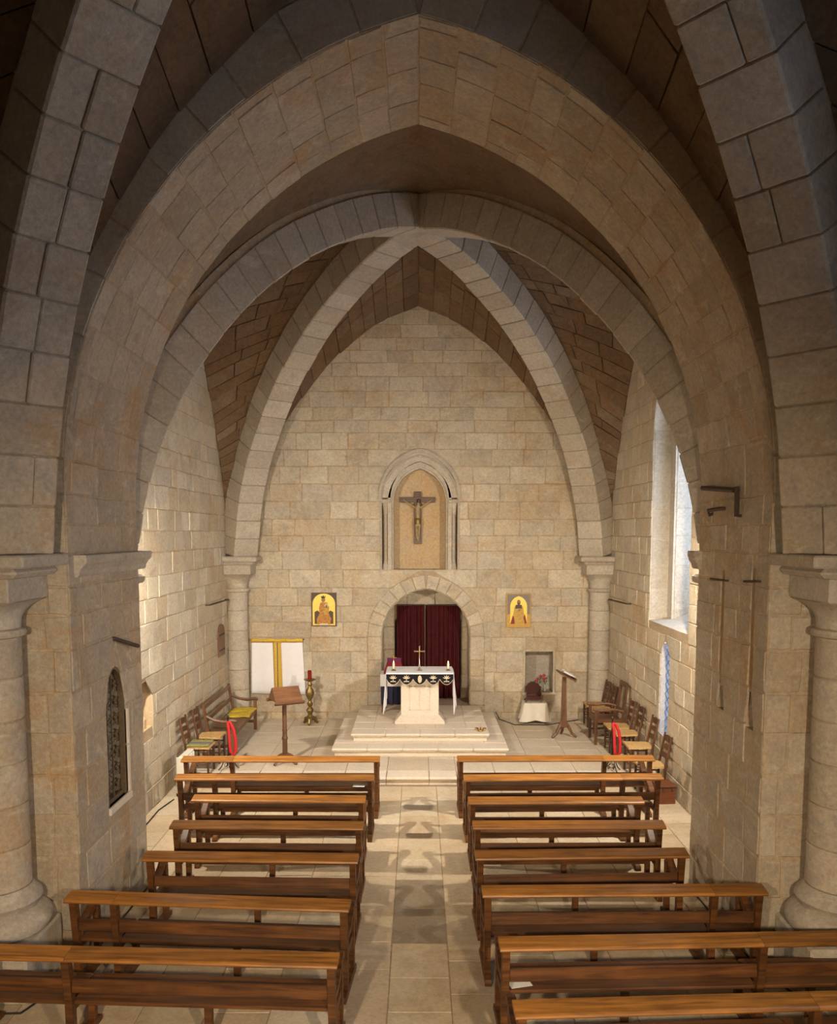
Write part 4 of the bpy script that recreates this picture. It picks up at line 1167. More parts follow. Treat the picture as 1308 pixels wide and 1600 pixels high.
# credence table behind the altar with covered book stand
ct = thing('credence_table', 'small table in dark and white cloth behind the left of the altar', 'table', (-.52, 16.80, TOPZ))
for sx in (-1, 1):
    for sy in (-1, 1): MB().box(sx * .20 - .02, sx * .20 + .02, sy * .18 - .02, sy * .18 + .02, 0, .76, .004).build('leg', M_chair, ct)
MB().box(-.23, .23, -.22, .22, .75, .78, .004).build('table_top', M_chair, ct)
mb = MB(); wavy_sheet(mb, -.235, .235, .78, .18, -.24, .012, 4); solidify(mb.build('dark_cloth', M_navy, ct, True), .003)
mb = MB(); mb.box(-.245, .245, -.255, .245, .78, .788, .003); mb.box(-.245, .245, -.262, -.255, .55, .788, .002); mb.build('white_cloth', M_white, ct)
bs = thing('book_stand', 'sloping stand covered in purple and crimson cloth on the credence table', 'stand', (-.50, 16.82, TOPZ + .79))
mb = MB(); mb.add([(-.2, -.2, 0), (.2, -.2, 0), (.2, .16, 0), (-.2, .16, 0), (-.2, -.2, .03), (.2, -.2, .03), (.14, .14, .20), (-.14, .14, .20)],
                  [(3, 2, 1, 0), (4, 5, 6, 7), (0, 1, 5, 4), (1, 2, 6, 5), (2, 3, 7, 6), (3, 0, 4, 7)]); mb.build('stand_cover', M_redcloth, bs)
mb = MB(); mb.add([(-.14, .13, .20), (.14, .13, .20), (.14, .17, .27), (-.14, .17, .27), (-.14, .19, .27), (.14, .19, .27), (.14, .17, 0), (-.14, .17, 0)],
                  [(0, 1, 2, 3), (3, 2, 5, 4), (4, 5, 6, 7)]); mb.build('purple_back', M_purple, bs)
# curtains in the doorway
for x0, x1, lb, ph in ((-.47, .125, 'dark red velvet curtain, left of the pair in the doorway', .4), (.175, .90, 'dark red velvet curtain, right of the pair in the doorway', 1.4)):
    t = thing('curtain', lb, 'curtain', ((x0 + x1) / 2, 18.03, TOPZ + .02), 0, 'doorway curtains')
    mb = MB(); w = x1 - x0; wavy_sheet(mb, -w / 2, w / 2, 2.02, .0, 0, .035, 6, 72, 12, ph=ph)
    solidify(mb.build('drape', M_curtain, t, True), .004)
    MB().tube([(-w / 2, 0, 2.04), (w / 2, 0, 2.04)], .014, 8).build('curtain_rod', M_iron, t, True)
MB().box(.128, .150, 18.06, 18.09, TOPZ, 2.5).build('door_post', M_oakv, wall_back)

# ================================================================ CRUCIFIX AND ICONS
cr = thing('crucifix', 'dark wooden crucifix with carved figure hung in the arched niche', 'crucifix', (-.015, YW + .34, 3.80))
MB().box(-.075, .075, -.03, .03, 0, 1.10, .006).build('upright', M_crosswood, cr)
MB().box(-.365, .365, -.032, .028, .87, .985, .006).build('crossbeam', wood_mat('crucifix_beam_wood', (0.055, 0.022, 0.012), (0.12, 0.05, 0.026), axis=0), cr)
MB().box(-.05, .05, -.04, -.03, 1.0, 1.05, .003).build('title_plate', M_crosswood, cr)
def skin_body(name, V, E, parent, mat):
    me = bpy.data.meshes.new(name); me.from_pydata([v[0] for v in V], E, []); me.materials.append(mat)
    o = bpy.data.objects.new(name, me); col.objects.link(o); o.parent = parent
    sk = o.modifiers.new('skin', 'SKIN')
    for sv, v in zip(me.skin_vertices[0].data, V): sv.radius = (v[1], v[1])
    me.skin_vertices[0].data[0].use_root = True
    sk.use_smooth_shade = True
    ss = o.modifiers.new('sub', 'SUBSURF'); ss.levels = 1; ss.render_levels = 1
    return o
y = -.065
V = [((0, y, .48), .052), ((0, y, .60), .048), ((0, y - .01, .70), .056), ((0, y - .01, .77), .045), ((.012, y - .02, .83), .022), ((.02, y - .04, .885), .040),
     ((-.075, y, .775), .026), ((-.17, y + .005, .84), .020), ((-.265, y + .01, .905), .015), ((-.31, y + .015, .935), .016),
     ((.075, y, .775), .026), ((.17, y + .005, .84), .020), ((.265, y + .01, .905), .015), ((.31, y + .015, .935), .016),
     ((-.03, y - .005, .40), .038), ((-.024, y - .05, .27), .028), ((-.012, y, .12), .019), ((-.005, y - .03, .06), .018),
     ((.035, y - .005, .40), .038), ((.026, y - .05, .27), .028), ((.016, y, .12), .019), ((.008, y - .03, .06), .018)]
Ed = [(0, 1), (1, 2), (2, 3), (3, 4), (4, 5), (3, 6), (6, 7), (7, 8), (8, 9), (3, 10), (10, 11), (11, 12), (12, 13), (0, 14), (14, 15), (15, 16), (16, 17), (0, 18), (18, 19), (19, 20), (20, 21)]
body = skin_body('figure', V, Ed, cr, M_corpus)
MB().lathe([(.06, -.05), (.068, -.01), (.064, .05), (.055, .07)], 12, (0, y, .47)).build('loincloth', M_brass, body, True)
MB().lathe([(.03, -.03), (.044, -.005), (.04, .03), (.015, .048)], 10, (.02, y - .025, .895)).build('hair', M_crosswood, body, True)

def disc(cx, cz, rx, rz, n=16): return [(cx + rx * math.cos(2 * math.pi * i / n), cz + rz * math.sin(2 * math.pi * i / n)) for i in range(n)]
def archpoly(cx, a, z0, zs, rise, n=8):
    A, B = pointed_pts(cx, a, zs, rise, n)
    return [(cx - a, z0)] + [(p[0], p[1]) for p in A] + [(p[0], p[1]) for p in B[1:]] + [(cx + a, z0)]
def layer(parent, name, poly, y, mat): return MB().prism(poly, .003, Matrix.Translation((0, y, 0))).build(name, mat, parent)
ic = thing('icon_painting', 'gold icon of a crowned seated figure holding a child, left of the doorway', 'icon', (-1.97, YW - .045, 2.10), 0, 'icons on the end wall')
MB().box(-.26, .26, 0, .03, 0, .70, .004).build('panel', M_idark, ic)
layer(ic, 'gold_arch', archpoly(0, .235, .02, .46, .22), -.003, M_igold)
for sx in (-1, 1): layer(ic, 'dark_throne', [(sx * .07, .05), (sx * .195, .05), (sx * .195, .30), (sx * .13, .33), (sx * .07, .27)], -.006, M_idark)
layer(ic, 'halo', disc(-.01, .55, .075, .075), -.006, M_igold)
layer(ic, 'robe', [(-.14, .04), (.13, .04), (.15, .16), (.10, .27), (.11, .40), (.07, .50), (-.07, .50), (-.10, .38), (-.09, .27), (-.15, .15)], -.009, M_irobe)
layer(ic, 'head', disc(-.01, .555, .042, .052), -.012, M_iskin)
layer(ic, 'crown', [(-.05, .59), (.03, .59), (.04, .64), (.015, .615), (-.01, .65), (-.035, .615), (-.06, .64)], -.012, M_idark)
layer(ic, 'child_halo', disc(.055, .43, .04, .04), -.012, M_embro)
layer(ic, 'child', [(-.0, .24), (.07, .24), (.09, .34), (.07, .41), (.03, .41), (.0, .32)], -.012, M_iochre)
layer(ic, 'child_head', disc(.055, .43, .022, .026), -.015, M_iskin)
layer(ic, 'footstool', [(-.10, .02), (.10, .02), (.08, .06), (-.08, .06)], -.012, M_embro)
ic2 = thing('icon_painting', 'gold icon of a standing bearded figure in ochre robe, right of the doorway', 'icon', (2.085, YW - .045, 2.07), 0, 'icons on the end wall')
MB().box(-.255, .255, 0, .03, 0, .72, .004).build('panel', M_iochre, ic2)
layer(ic2, 'grey_border', [(-.235, .28), (.235, .28), (.235, .70), (-.235, .70)], -.003, M_igrey)
layer(ic2, 'ochre_ground', [(-.235, .03), (.235, .03), (.235, .28), (-.235, .28)], -.003, M_iochre)
layer(ic2, 'gold_arch', archpoly(0, .175, .10, .44, .22), -.006, M_igold)
layer(ic2, 'robe', [(-.15, .08), (.16, .08), (.12, .28), (.09, .44), (.05, .48), (-.05, .48), (-.09, .44), (-.11, .28)], -.009, M_iochre)
layer(ic2, 'mantle', [(-.17, .08), (-.08, .08), (-.09, .20), (-.12, .26)], -.012, M_ired)
layer(ic2, 'mantle', [(.17, .10), (.13, .08), (.10, .22), (.13, .28)], -.012, M_ired)
layer(ic2, 'shoulders', [(-.07, .40), (.07, .40), (.06, .48), (-.06, .48)], -.012, M_idark)
layer(ic2, 'head', disc(0, .53, .038, .055), -.015, M_iskin)
layer(ic2, 'beard', [(-.03, .52), (.03, .52), (.015, .46), (-.015, .46)], -.018, M_idark)
layer(ic2, 'hand', disc(.015, .37, .03, .02), -.012, M_iskin)
# banner
bn = thing('banner', 'white cloth banner with gold cross bands hung on the end wall at left', 'banner', (-2.955, YW - .06, .69))
mb = MB(); mb.grid(lambda u, v: (lerp(-.53, .53, u) * (1 + .04 * (1 - v)) + .03 * u * (1 - v), .012 * math.sin(u * 14) * (1 - v * .6), lerp(-.01 - .02 * u, 1.10, v)), 40, 12)
solidify(mb.build('white_cloth', M_white, bn, True), .004)
mb = MB(); mb.grid(lambda u, v: (lerp(-.54, .54, u), -.016 + .006 * math.sin(u * 14), lerp(1.07, 1.155 + .01 * math.sin(u * 22), v)), 30, 2); solidify(mb.build('gold_top_band', M_goldcloth, bn, True), .004)
mb = MB(); mb.grid(lambda u, v: (lerp(-.085, .085, u) - .02 * v + .02, -.018 - .008 * math.sin(u * 6.28), lerp(-.005, 1.10, v)), 8, 8); solidify(mb.build('gold_centre_band', M_goldcloth, bn, True), .004)
MB().box(.005, .018, -.034, -.028, .04, 1.08).build('dark_seam', M_idark, bn)
MB().tube([(-.56, .02, 1.13), (.56, .02, 1.13)], .012, 8).build('hanging_rod', M_oak, bn, True)

# ================================================================ SANCTUARY FURNISHINGS
# tall brass candlestick with red candle
p = atZ(485, 1131, PLAT)
cs_ = thing('candlestick', 'tall ornate brass candlestick with red candle left of the dais', 'candlestick', (p.x, 16.86, PLAT))
prf = [(.06, .09), (.085, .12), (.06, .17), (.035, .20), (.055, .24), (.075, .29), (.05, .34), (.03, .36), (.05, .39), (.06, .43), (.03, .47), (.028, .50), (.06, .55), (.085, .63), (.075, .70), (.04, .76), (.03, .79), (.05, .82), (.035, .85), (.03, .88), (.11, .915), (.12, .93), (.10, .935)]
MB().lathe(prf, 24, flute=(6, .07)).build('stem', M_brass, cs_, True)
mb = MB(); 
for k in range(3):
    a = 2 * math.pi * k / 3 + .5
    mb.tube([(.03 * math.cos(a), .03 * math.sin(a), .13), (.11 * math.cos(a), .11 * math.sin(a), .10), (.13 * math.cos(a), .13 * math.sin(a), .04), (.17 * math.cos(a), .17 * math.sin(a), .015)], [.05, .045, .035, .02], 8)
mb.build('tripod_base', M_brass, cs_, True)
MB().lathe([(.04, 0), (.042, .01), (.042, .17), (.036, .175), (.03, .16)], 16, (0, 0, .935)).build('red_candle', M_redglass, cs_, True)
# left lectern
p = atZ(443, 1180, PLAT)
ll = thing('lectern', 'brown wooden lectern with gabled double desk on a turned post, left of the aisle', 'lectern', (-2.27, 13.95, PLAT), R_(27))
MB().lathe([(.05, .10), (.055, .14), (.045, .18), (.042, .40), (.05, .42), (.05, .45), (.04, .47), (.038, .55), (.044, .57), (.038, .60), (.038, 1.06)], 16).build('post', M_oakv, ll, True)
MB().lathe([(.10, .10), (.115, .115), (.115, .145), (.07, .17)], 16).build('collar', M_oakv, ll, True)
for k in range(4):
    a = math.pi / 2 * k + .5; c, s_ = math.cos(a), math.sin(a)
    MB().tube([(.05 * c, .05 * s_, .13), (.15 * c, .15 * s_, .09), (.26 * c, .26 * s_, .02)], [.035, .03, .022], 6).build('foot', M_oakv, ll)
for sy in (-1, 1):
    th = R_(48)
    M = Matrix.Translation((.02, 0, 1.31)) @ Matrix.Rotation(sy * th, 4, 'X')
    mb = MB(); mb.box(-.235, .235, *( (-.33, 0) if sy > 0 else (0, .33)), -.012, .012, .004, M)
    mb.build('desk_board', M_oak, ll)
    M2 = Matrix.Translation((.02, 0, 1.31)) @ Matrix.Rotation(sy * th, 4, 'X')
    mb = MB(); q = -.33 if sy > 0 else .33; mb.box(-.26, .26, q - .018, q + .018, -.012, .045, .006, M2); mb.build('book_ledge', M_oak, ll)
mb = MB(); mb.add([(-.215, -.2, 1.10), (-.215, .2, 1.10), (-.215, 0, 1.30), (-.19, -.2, 1.10), (-.19, .2, 1.10), (-.19, 0, 1.30)], [(0, 2, 1), (3, 4, 5), (0, 1, 4, 3), (1, 2, 5, 4), (2, 0, 3, 5)]); mb.build('gable_end', M_oak, ll)
# right lectern with open book
p = atZ(882, 1152, PLAT)
lr = thing('lectern', 'slender wooden tripod lectern standing right of the dais', 'lectern', (p.x - .02, p.y, PLAT))
MB().add([(-.055, -.05, .25), (.055, -.05, .25), (.055, .05, .25), (-.055, .05, .25), (-.035, -.03, 1.17), (.035, -.03, 1.17), (.035, .03, 1.17), (-.035, .03, 1.17)],
         [(0, 1, 5, 4), (1, 2, 6, 5), (2, 3, 7, 6), (3, 0, 4, 7), (4, 5, 6, 7), (3, 2, 1, 0)]).build('post', M_oakv, lr)
MB().box(-.07, .07, -.06, .06, .20, .28, .01).build('collar', M_oakv, lr)
for k in range(3):
    a = [-math.pi * .88, -.2, math.pi * .5][k]; c, s_ = math.cos(a), math.sin(a)
    MB().tube([(.03 * c, .03 * s_, .32), (.10 * c, .10 * s_, .20), (.16 * c, .16 * s_, .08), (.25 * c, .25 * s_, .018)], [.03, .034, .028, .024], 6).build('foot', M_oakv, lr)
MD = Matrix.Translation((.03, 0, 1.20)) @ Matrix.Rotation(R_(27), 4, 'Y')
MB().box(-.17, .17, -.23, .23, -.015, .01, .004, MD).build('desk', M_oakv, lr)
MB().box(.15, .175, -.23, .23, -.015, .045, .004, MD).build('book_ledge', M_oakv, lr)
bk = thing('open_book', 'open white book with red ribbon on the tripod lectern', 'book', (p.x + .01, p.y, PLAT + 1.215))
MK = Matrix.Translation((.02, 0, .012)) @ Matrix.Rotation(R_(27), 4, 'Y')
for sy in (-1, 1):
    mb = MB(); mb.grid(lambda u, v: tuple(MK @ Vector((lerp(-.11, .13, v), sy * lerp(0, .19, u), .012 + .022 * math.sin(min(1, u * 1.3) * 2.4)))), 10, 3)
    solidify(mb.build('page_block', M_paper, bk, True), .02, 0)
MB().box(-.005, .10, -.012, .012, .0, .004, 0, Matrix.Translation((.14, -.03, -.06)) @ Matrix.Rotation(R_(70), 4, 'Y')).build('ribbon', M_rope, bk)
# little table with white cloth and dark shrine
st = thing('side_table', 'low table draped in white cloth below the wall niche', 'table', (2.40, 17.05, PLAT))
for sx in (-1, 1):
    for sy in (-1, 1): MB().box(sx * .2 - .018, sx * .2 + .018, sy * .14 - .018, sy * .14 + .018, 0, .42, .004).build('leg', M_chair, st)
MB().box(-.23, .23, -.17, .17, .40, .42, .003).build('table_top', M_chair, st)
ncl = 48; rows = []
for v, (sc, zz) in enumerate(((1.0, .428), (1.03, .40), (1.10, .28), (1.20, .15), (1.28, .055))):
    for j in range(ncl):
        a = 2 * math.pi * j / ncl; c, s_ = math.cos(a), math.sin(a); sq = 1 / max(abs(c), abs(s_)); sq = min(sq, 1.34)
        w = 1 + .045 * v / 2 * math.sin(9 * a)
        rows.append((.24 * c * sq * sc * w, .18 * s_ * sq * (1 + (sc - 1) * .8) * w, zz + .02 * v / 4 * math.cos(4 * a)))
fs = [(i * ncl + j, i * ncl + (j + 1) % ncl, (i + 1) * ncl + (j + 1) % ncl, (i + 1) * ncl + j) for i in range(4) for j in range(ncl)] + [tuple(range(ncl - 1, -1, -1))]
MB().add(rows, fs).build('cloth', M_cream, st, True)
sh = thing('wooden_shrine', 'small dark mahogany shrine with arched crest on the white-draped table', 'shrine', (2.37, 17.03, PLAT + .432))
MB().box(-.145, .145, -.10, .10, .05, .14, .01).build('base_box', M_mahog, sh)
MB().prism([(-.15, .14), (.15, .14), (.165, .30), (.13, .33), (.10, .375), (.05, .385), (0, .41), (-.05, .385), (-.10, .375), (-.13, .33), (-.165, .30)], .04, Matrix.Translation((0, .04, 0))).build('arched_back', M_mahog, sh)
for sx in (-1, 1):
    for sy in (-1, 1): MB().tube([(sx * .12, sy * .08, .07), (sx * .15, sy * .10, .03), (sx * .17, sy * .11, .008)], [.02, .016, .012], 6).build('foot', M_mahog, sh)
    MB().box(sx * .14 - .012, sx * .14 + .012, -.10, .05, .14, .20, .004).build('side_rail', M_mahog, sh)
# roses in the square niche
for k, (dx, hgt) in enumerate(((2.40, .24), (2.56, .34), (2.68, .36))):
    lb = ['small vase of green leaves at the left of the square wall niche', 'glass vase with two red roses in the middle of the square wall niche', 'glass vase with two red roses at the right of the square wall niche'][k]
    t = thing('flower_vase', lb, 'vase', (dx, YW + .13, .702), 0, 'vases in the wall niche')
    MB().lathe([(.028, 0), (.03, .01), (.018, .04), (.022, .09), (.032, .14), (.028, .135)], 12).build('vase', M_vase, t, True)
    for q in range(3):
        a = q * 2.1 + k; top_ = (.05 * math.cos(a), .03 * math.sin(a) - .02, hgt - .07 * (q % 2) - .03)
        stm = MB().tube([(0, 0, .1), (top_[0] * .5, top_[1] * .5, hgt * .6), top_], .004, 5).build('stem', M_leaf, t)
        if k and q < 2:
            MB().lathe([(.008, -.03), (.028, -.018), (.034, 0), (.026, .02), (.01, .028)], 10, top_, flute=(5, .15)).build('rose_head', M_rose, stm, True)
        for w in range(2):
            b = a + 1.5 * w; z = hgt * (.5 + .2 * w)
            MB().add([(0, 0, z), (.03 * math.cos(b), .03 * math.sin(b), z + .035), (.055 * math.cos(b), .055 * math.sin(b), z + .02), (.03 * math.cos(b + .5), .03 * math.sin(b + .5), z + .01)], [(0, 1, 2, 3)]).build('leaf', M_leaf, stm)
# brass candle ring on the dais
p = atZ(751, 1142, TOPZ)
bc = thing('brass_candle_holder', 'small brass three-cup candle holder on the right corner of the dais', 'candle holder', (p.x, p.y, TOPZ))
MB().lathe([(.05, 0), (.05, .01), (.015, .02), (.012, .05), (.018, .055), (.006, .07), (.003, .13)], 12).build('spike', M_brass, bc, True)
for k in range(3):
    a = 2 * math.pi * k / 3 + .4
    arm = MB().tube([(0, 0, .03), (.05 * math.cos(a), .05 * math.sin(a), .02), (.08 * math.cos(a), .08 * math.sin(a), .03)], .007, 6).build('arm', M_brass, bc, True)
    MB().lathe([(.012, .01), (.036, .03), (.038, .045), (.034, .045), (.01, .025)], 12, (.08 * math.cos(a), .08 * math.sin(a), 0)).build('cup', M_gold, arm, True)

# ---- chairs
def make_chair(label, loc, rz, cushion=None):
    t = thing('chair', label, 'chair', loc, rz, 'ladder-back chairs along the chapel walls')
    for sx in (-1, 1):
        MB().lathe([(.017, 0), (.019, .1), (.022, .42), (.018, .45)], 8, (sx * .185, .18, 0)).build('leg', M_chair, t, True)
        MB().tube([(sx * .165, -.17, 0), (sx * .165, -.18, .44), (sx * .17, -.23, .70), (sx * .17, -.27, .92)], [.018, .021, .019, .016], 8).build('leg', M_chair, t, True)
    mb = MB(); mb.add([(-.17, -.19, .43), (.17, -.19, .43), (.215, .21, .43), (-.215, .21, .43), (-.17, -.19, .462), (.17, -.19, .462), (.215, .21, .462), (-.215, .21, .462), (0, 0, .452)],
                      [(3, 2, 1, 0), (0, 1, 5, 4), (1, 2, 6, 5), (2, 3, 7, 6), (3, 0, 4, 7), (4, 5, 8), (5, 6, 8), (6, 7, 8), (7, 4, 8)]); mb.build('rush_seat', M_rush, t)
    for k, (z, yb) in enumerate(((.58, -.205), (.71, -.23), (.84, -.255))):
        hgt = .035 if k < 2 else .045
        vs = []
        for j in range(7):
            u = j / 6; x = lerp(-.17, .17, u); yy = yb - .025 * math.sin(math.pi * u); up = hgt + .018 * math.sin(math.pi * u)
            vs += [(x, yy - .007, z - hgt), (x, yy + .007, z - hgt), (x, yy + .007, z + up), (x, yy - .007, z + up)]
        fs = [(0, 1, 2, 3), (27, 26, 25, 24)] + [(4 * i + j, 4 * i + 4 + j, 4 * i + 4 + (j + 1) % 4, 4 * i + (j + 1) % 4) for i in range(6) for j in range(4)]
        MB().add(vs, fs).build('back_slat', M_chair, t)
    for z in (.16, .28):
        MB().tube([(-.185, .18, z), (.185, .18, z)], .011, 6).build('stretcher', M_chair, t, True)
        for sx in (-1, 1): MB().tube([(sx * .185, .18, z + .03), (sx * .165, -.175, z + .03)], .011, 6).build('stretcher', M_chair, t, True)
    return t
faceL, faceR = R_(90), R_(-90)
c1 = make_chair('dark ladder-back chair in the far right corner by the end wall', (3.58, 16.72, PLAT), faceL)
def cch(loc, rz, lb): return copy_thing(c1, loc, rz, lb)
cch((3.60, 16.22, PLAT), faceL, 'second ladder-back chair from the far right corner, behind the armchair')
cch((3.58, 14.78, PLAT), faceL, 'ladder-back rush chair directly in front of the armchair at the right wall')
cch((3.60, 14.27, PLAT), faceL, 'ladder-back rush chair beside the red rope stand at the right wall')
cch((3.60, 13.42, PLAT), faceL, 'ladder-back rush chair by the narrow window at the step edge')
cch((3.62, 12.78, 0), faceL, 'nearest ladder-back rush chair on the right, next to the wooden box')
cch((-3.56, 14.10, PLAT), faceR, 'ladder-back rush chair at the left wall beside the settle arm')
cl2 = cch((-3.58, 13.42, PLAT), faceR, 'ladder-back chair with green and grey seat pad at the left wall')
cu = thing('seat_pad', 'flat green and grey seat pad on the near left chair', 'cushion', (-3.58, 13.42, PLAT + .464), faceR)
for k, (x0, x1, m) in enumerate(((-.2, -.05, M_green), (-.05, .08, M_grey), (.08, .2, M_green))):
    MB().box(x0, x1, -.17, .19, 0, .03, .012).build('pad_stripe', m, cu)
# armchair with open frame back
am = thing('armchair', 'dark wooden armchair with open square frame back among the right wall chairs', 'armchair', (3.52, 15.45, PLAT), faceL)
for sx in (-1, 1):
    MB().box(sx * .27 - .025, sx * .27 + .025, .22, .27, 0, .64, .006).build('leg', M_chair, am)
    MB().tube([(sx * .25, -.22, 0), (sx * .25, -.24, .45), (sx * .24, -.33, 1.12)], [.028, .030, .028], 4).build('leg', M_chair, am)
    MB().tube([(sx * .25, -.26, .62), (sx * .27, -.08, .66), (sx * .28, .14, .64), (sx * .28, .30, .66)], [.026, .028, .030, .034], 6).build('armrest', M_oak, am, True)
    MB().tube([(sx * .26, -.24, .18), (sx * .27, .24, .18)], .018, 6).build('stretcher', M_chair, am)
MB().box(-.27, .27, -.24, .27, .40, .47, .015).build('seat', M_leather, am)
for z, yb in ((.60, -.262), (1.08, -.325)):
    MB().box(-.25, .25, yb - .018, yb + .018, z - .045, z + .045, .008).build('back_rail', M_chair, am)
for sx in (-1, 1):
    MB().tube([(sx * .19, -.262, .62), (sx * .19, -.325, 1.06)], .03, 4).build('back_upright', M_chair, am)
# settle on the left
sy0, sy1 = 14.42, 16.40; SLn = sy1 - sy0
se = thing('settle', 'long wooden settle with open rail back and scrolled arms at the left wall', 'bench', (-3.48, (sy0 + sy1) / 2, PLAT), faceR)
hl = SLn / 2
for sx in (-1, 1):
    MB().box(sx * hl - .028, sx * hl + .028, .20, .26, 0, .60, .006).build('leg', M_oakv, se)
    MB().tube([(sx * hl, -.20, 0), (sx * hl, -.21, .42), (sx * hl, -.29, .92)], [.034, .036, .030], 4).build('leg', M_oakv, se)
    MB().tube([(sx * hl, -.24, .70), (sx * hl, -.10, .63), (sx * hl, .08, .60), (sx * hl, .22, .625), (sx * hl, .29, .61)], [.026, .028, .030, .036, .028], 6).build('armrest', M_oak, se, True)
    MB().box(sx * hl - .02, sx * hl + .02, -.2, .22, .14, .19, .004).build('stretcher', M_oakv, se)
MB().box(-hl, hl, -.22, .26, .40, .435, .008).build('seat_board', M_oak, se)
MB().box(-hl, hl, .225, .245, .33, .40, .004).build('apron', M_oak, se)
for z, yb, hh in ((.86, -.28, .045), (.62, -.25, .04)):
    MB().box(-hl, hl, yb - .014, yb + .014, z - hh, z + hh, .006).build('back_rail', M_oak, se)
for k, (x, lb) in enumerate(((-.74, 'mustard yellow cushion at the far end of the settle'), (-.30, 'mustard yellow cushion on the settle, nearer of the two'))):
    w = Matrix.Rotation(faceR, 4, 'Z') @ Vector((x, .03, 0))
    cu = MB(); 
    cu.grid(lambda u, v: (lerp(-.20, .20, u), lerp(-.2, .25, v), .012 + .03 * (math.sin(math.pi * u) * math.sin(math.pi * v)) ** .35 + .006 * math.sin(u * 20 + v * 9)), 14, 14)
    o = solidify(cu.build('cushion', M_yellow, None, True), .012); o.location = (-3.48 + w.x, (sy0 + sy1) / 2 + w.y, PLAT + .436); o.rotation_euler = (0, 0, faceR + .06 * (k * 2 - 1))
    tag(o, lb, 'cushion', 'yellow cushions on the settle')
# rope stands
def rope_stand(loc, lb):
    t = thing('rope_stand', lb, 'stand', loc, 0, 'barrier rope stands')
    MB().lathe([(.014, .16), (.014, .86), (.022, .87), (.022, .90), (.01, .92)], 10).build('pole', M_black, t, True)
    for k in range(4):
        a = math.pi / 2 * k + .4; c, s_ = math.cos(a), math.sin(a)
        MB().tube([(0, 0, .26), (.05 * c, .05 * s_, .22), (.12 * c, .12 * s_, .06), (.17 * c, .17 * s_, .012)], .009, 6).build('foot', M_black, t, True)
        MB().tube([(.03 * c, .03 * s_, .12), (.07 * c, .07 * s_, .10), (.06 * c, .06 * s_, .05), (.03 * c, .03 * s_, .07)], .006, 5).build('scroll', M_black, t, True)
    MB().tube([(0, 0, .80), (.05, -.02, .79), (.10, -.03, .68), (.13, -.03, .50), (.13, -.02, .34), (.09, -.02, .26), (.05, -.02, .28)], .026, 8).build('rope', M_rope, t, True)
    MB().tube([(0, -.02, .80), (.02, -.04, .70), (.03, -.045, .50), (.045, -.045, .32), (.06, -.03, .27)], .024, 8).build('rope', M_rope, t, True)
    MB().lathe([(.028, 0), (.034, .01), (.034, .03), (.02, .04)], 8, (.04, -.03, .26)).build('rope_hook', M_black, t, True)
    return t
a = atZ(362, 1203, PLAT); rope_stand((-3.14, 13.55, PLAT), 'black tripod stand with red rope looped over it, left of the pews')
rope_stand((3.17, 13.45, PLAT), 'black tripod stand with red rope looped over it, in front of the right wall chairs')
# heater and box
ht = thing('heater', 'white ribbed electric heater at the left wall behind the front pew', 'heater', (-3.62, 12.78, 0), R_(90))
for k in range(5): MB().box(-.26 + k * .104, -.17 + k * .104, -.07, .07, .07, .62, .025).build('fin', M_heater, ht)
MB().box(-.28, -.26, -.08, .08, .06, .63, .008).build('control_panel', M_heater, ht)
MB().box(-.25, .24, -.055, .055, .60, .635, .01).build('top_grille', M_heater, ht)
for sx in (-.2, .2): MB().box(sx - .02, sx + .02, -.11, .11, 0, .06, .01).build('foot', M_black, ht)
wx = thing('wooden_box', 'small reddish brown wooden box on the floor at the right wall', 'box', (3.71, 12.36, 0), R_(4))
MB().box(-.13, .13, -.16, .16, 0, .25, .006).build('body', M_box, wx)
MB().box(-.14, .14, -.17, .17, .252, .285, .006).build('lid', M_box, wx)
for k in (-1, 1): MB().box(k * .07 - .012, k * .07 + .012, -.164, -.158, .19, .27, .002).build('hinge', M_iron, wx)

# ================================================================ IRON, GRILLE, SHUTTER, CABLES
gr = thing('iron_grille', 'arched wrought grille of bronze scrolls set in the left chancel pier', 'grille', (-XA - .05, GY, GZ0))
MG = Matrix.Rotation(R_(90), 4, 'Z')      # local X -> world Y
hG = GZS - GZ0
arch_band(MB(), 0, GA - .045, GA + .002, 0, hG, GR - .03, GR + .003, -.03, .03)
mb = MB(); arch_band(mb, 0, GA - .045, GA + .004, 0, hG, GR - .03, GR + .006, -.04, .02); o = MB().add(mb.v, mb.f, MG).build('arched_frame', M_grille, gr)
MB().box(-.02, .02, -GA + .02, GA - .02, 0, .045, .004).build('bottom_rail', M_grille, gr)
MB().box(-.008, .008, -.008, .008, .04, hG + .28).build('centre_bar', M_grille, gr)
for r in range(7):
    zc = .13 + r * .18
    for sx in (-1, 1):
        if r == 6 and False: continue
        for fl in (-1, 1):
            pts = []
            for j in range(15):
                a = j / 14 * 4.6; rr = .075 * (1 - .72 * j / 14)
                pts.append((0, sx * (.125 - rr * math.cos(a) * .95) * (1 if r < 6 else .8), zc + fl * (.004 + (.045 - rr * math.sin(a) * .55) )))
            MB().tube(pts, .0075, 5).build('scroll', M_grille, gr, True)
        MB().lathe([(.002, -.022), (.016, -.008), (.016, .008), (.002, .022)], 6, (0, sx * .125, zc)).build('boss', M_grille, gr, True)
rb = MB(); P = archpoly(GY, GA, GZ0, GZS, GR)
for i in range(len(P)):
    q = P[(i + 1) % len(P)]
    rb.add([(-XA, *P[i]), (-XA, *q), (-XA - .3, *q), (-XA - .3, *P[i])], [(0, 1, 2, 3)])
rb.add([(-XA - .3, y, z) for y, z in P], [tuple(range(len(P)))])
rb.build('grille_recess', M_nichewall, chancel)
MB().box(-XA - .05, -XA + .03, GY - GA - .02, GY + GA + .06, GZ0 - .075, GZ0, .008).build('grille_sill', M_altar, chancel)
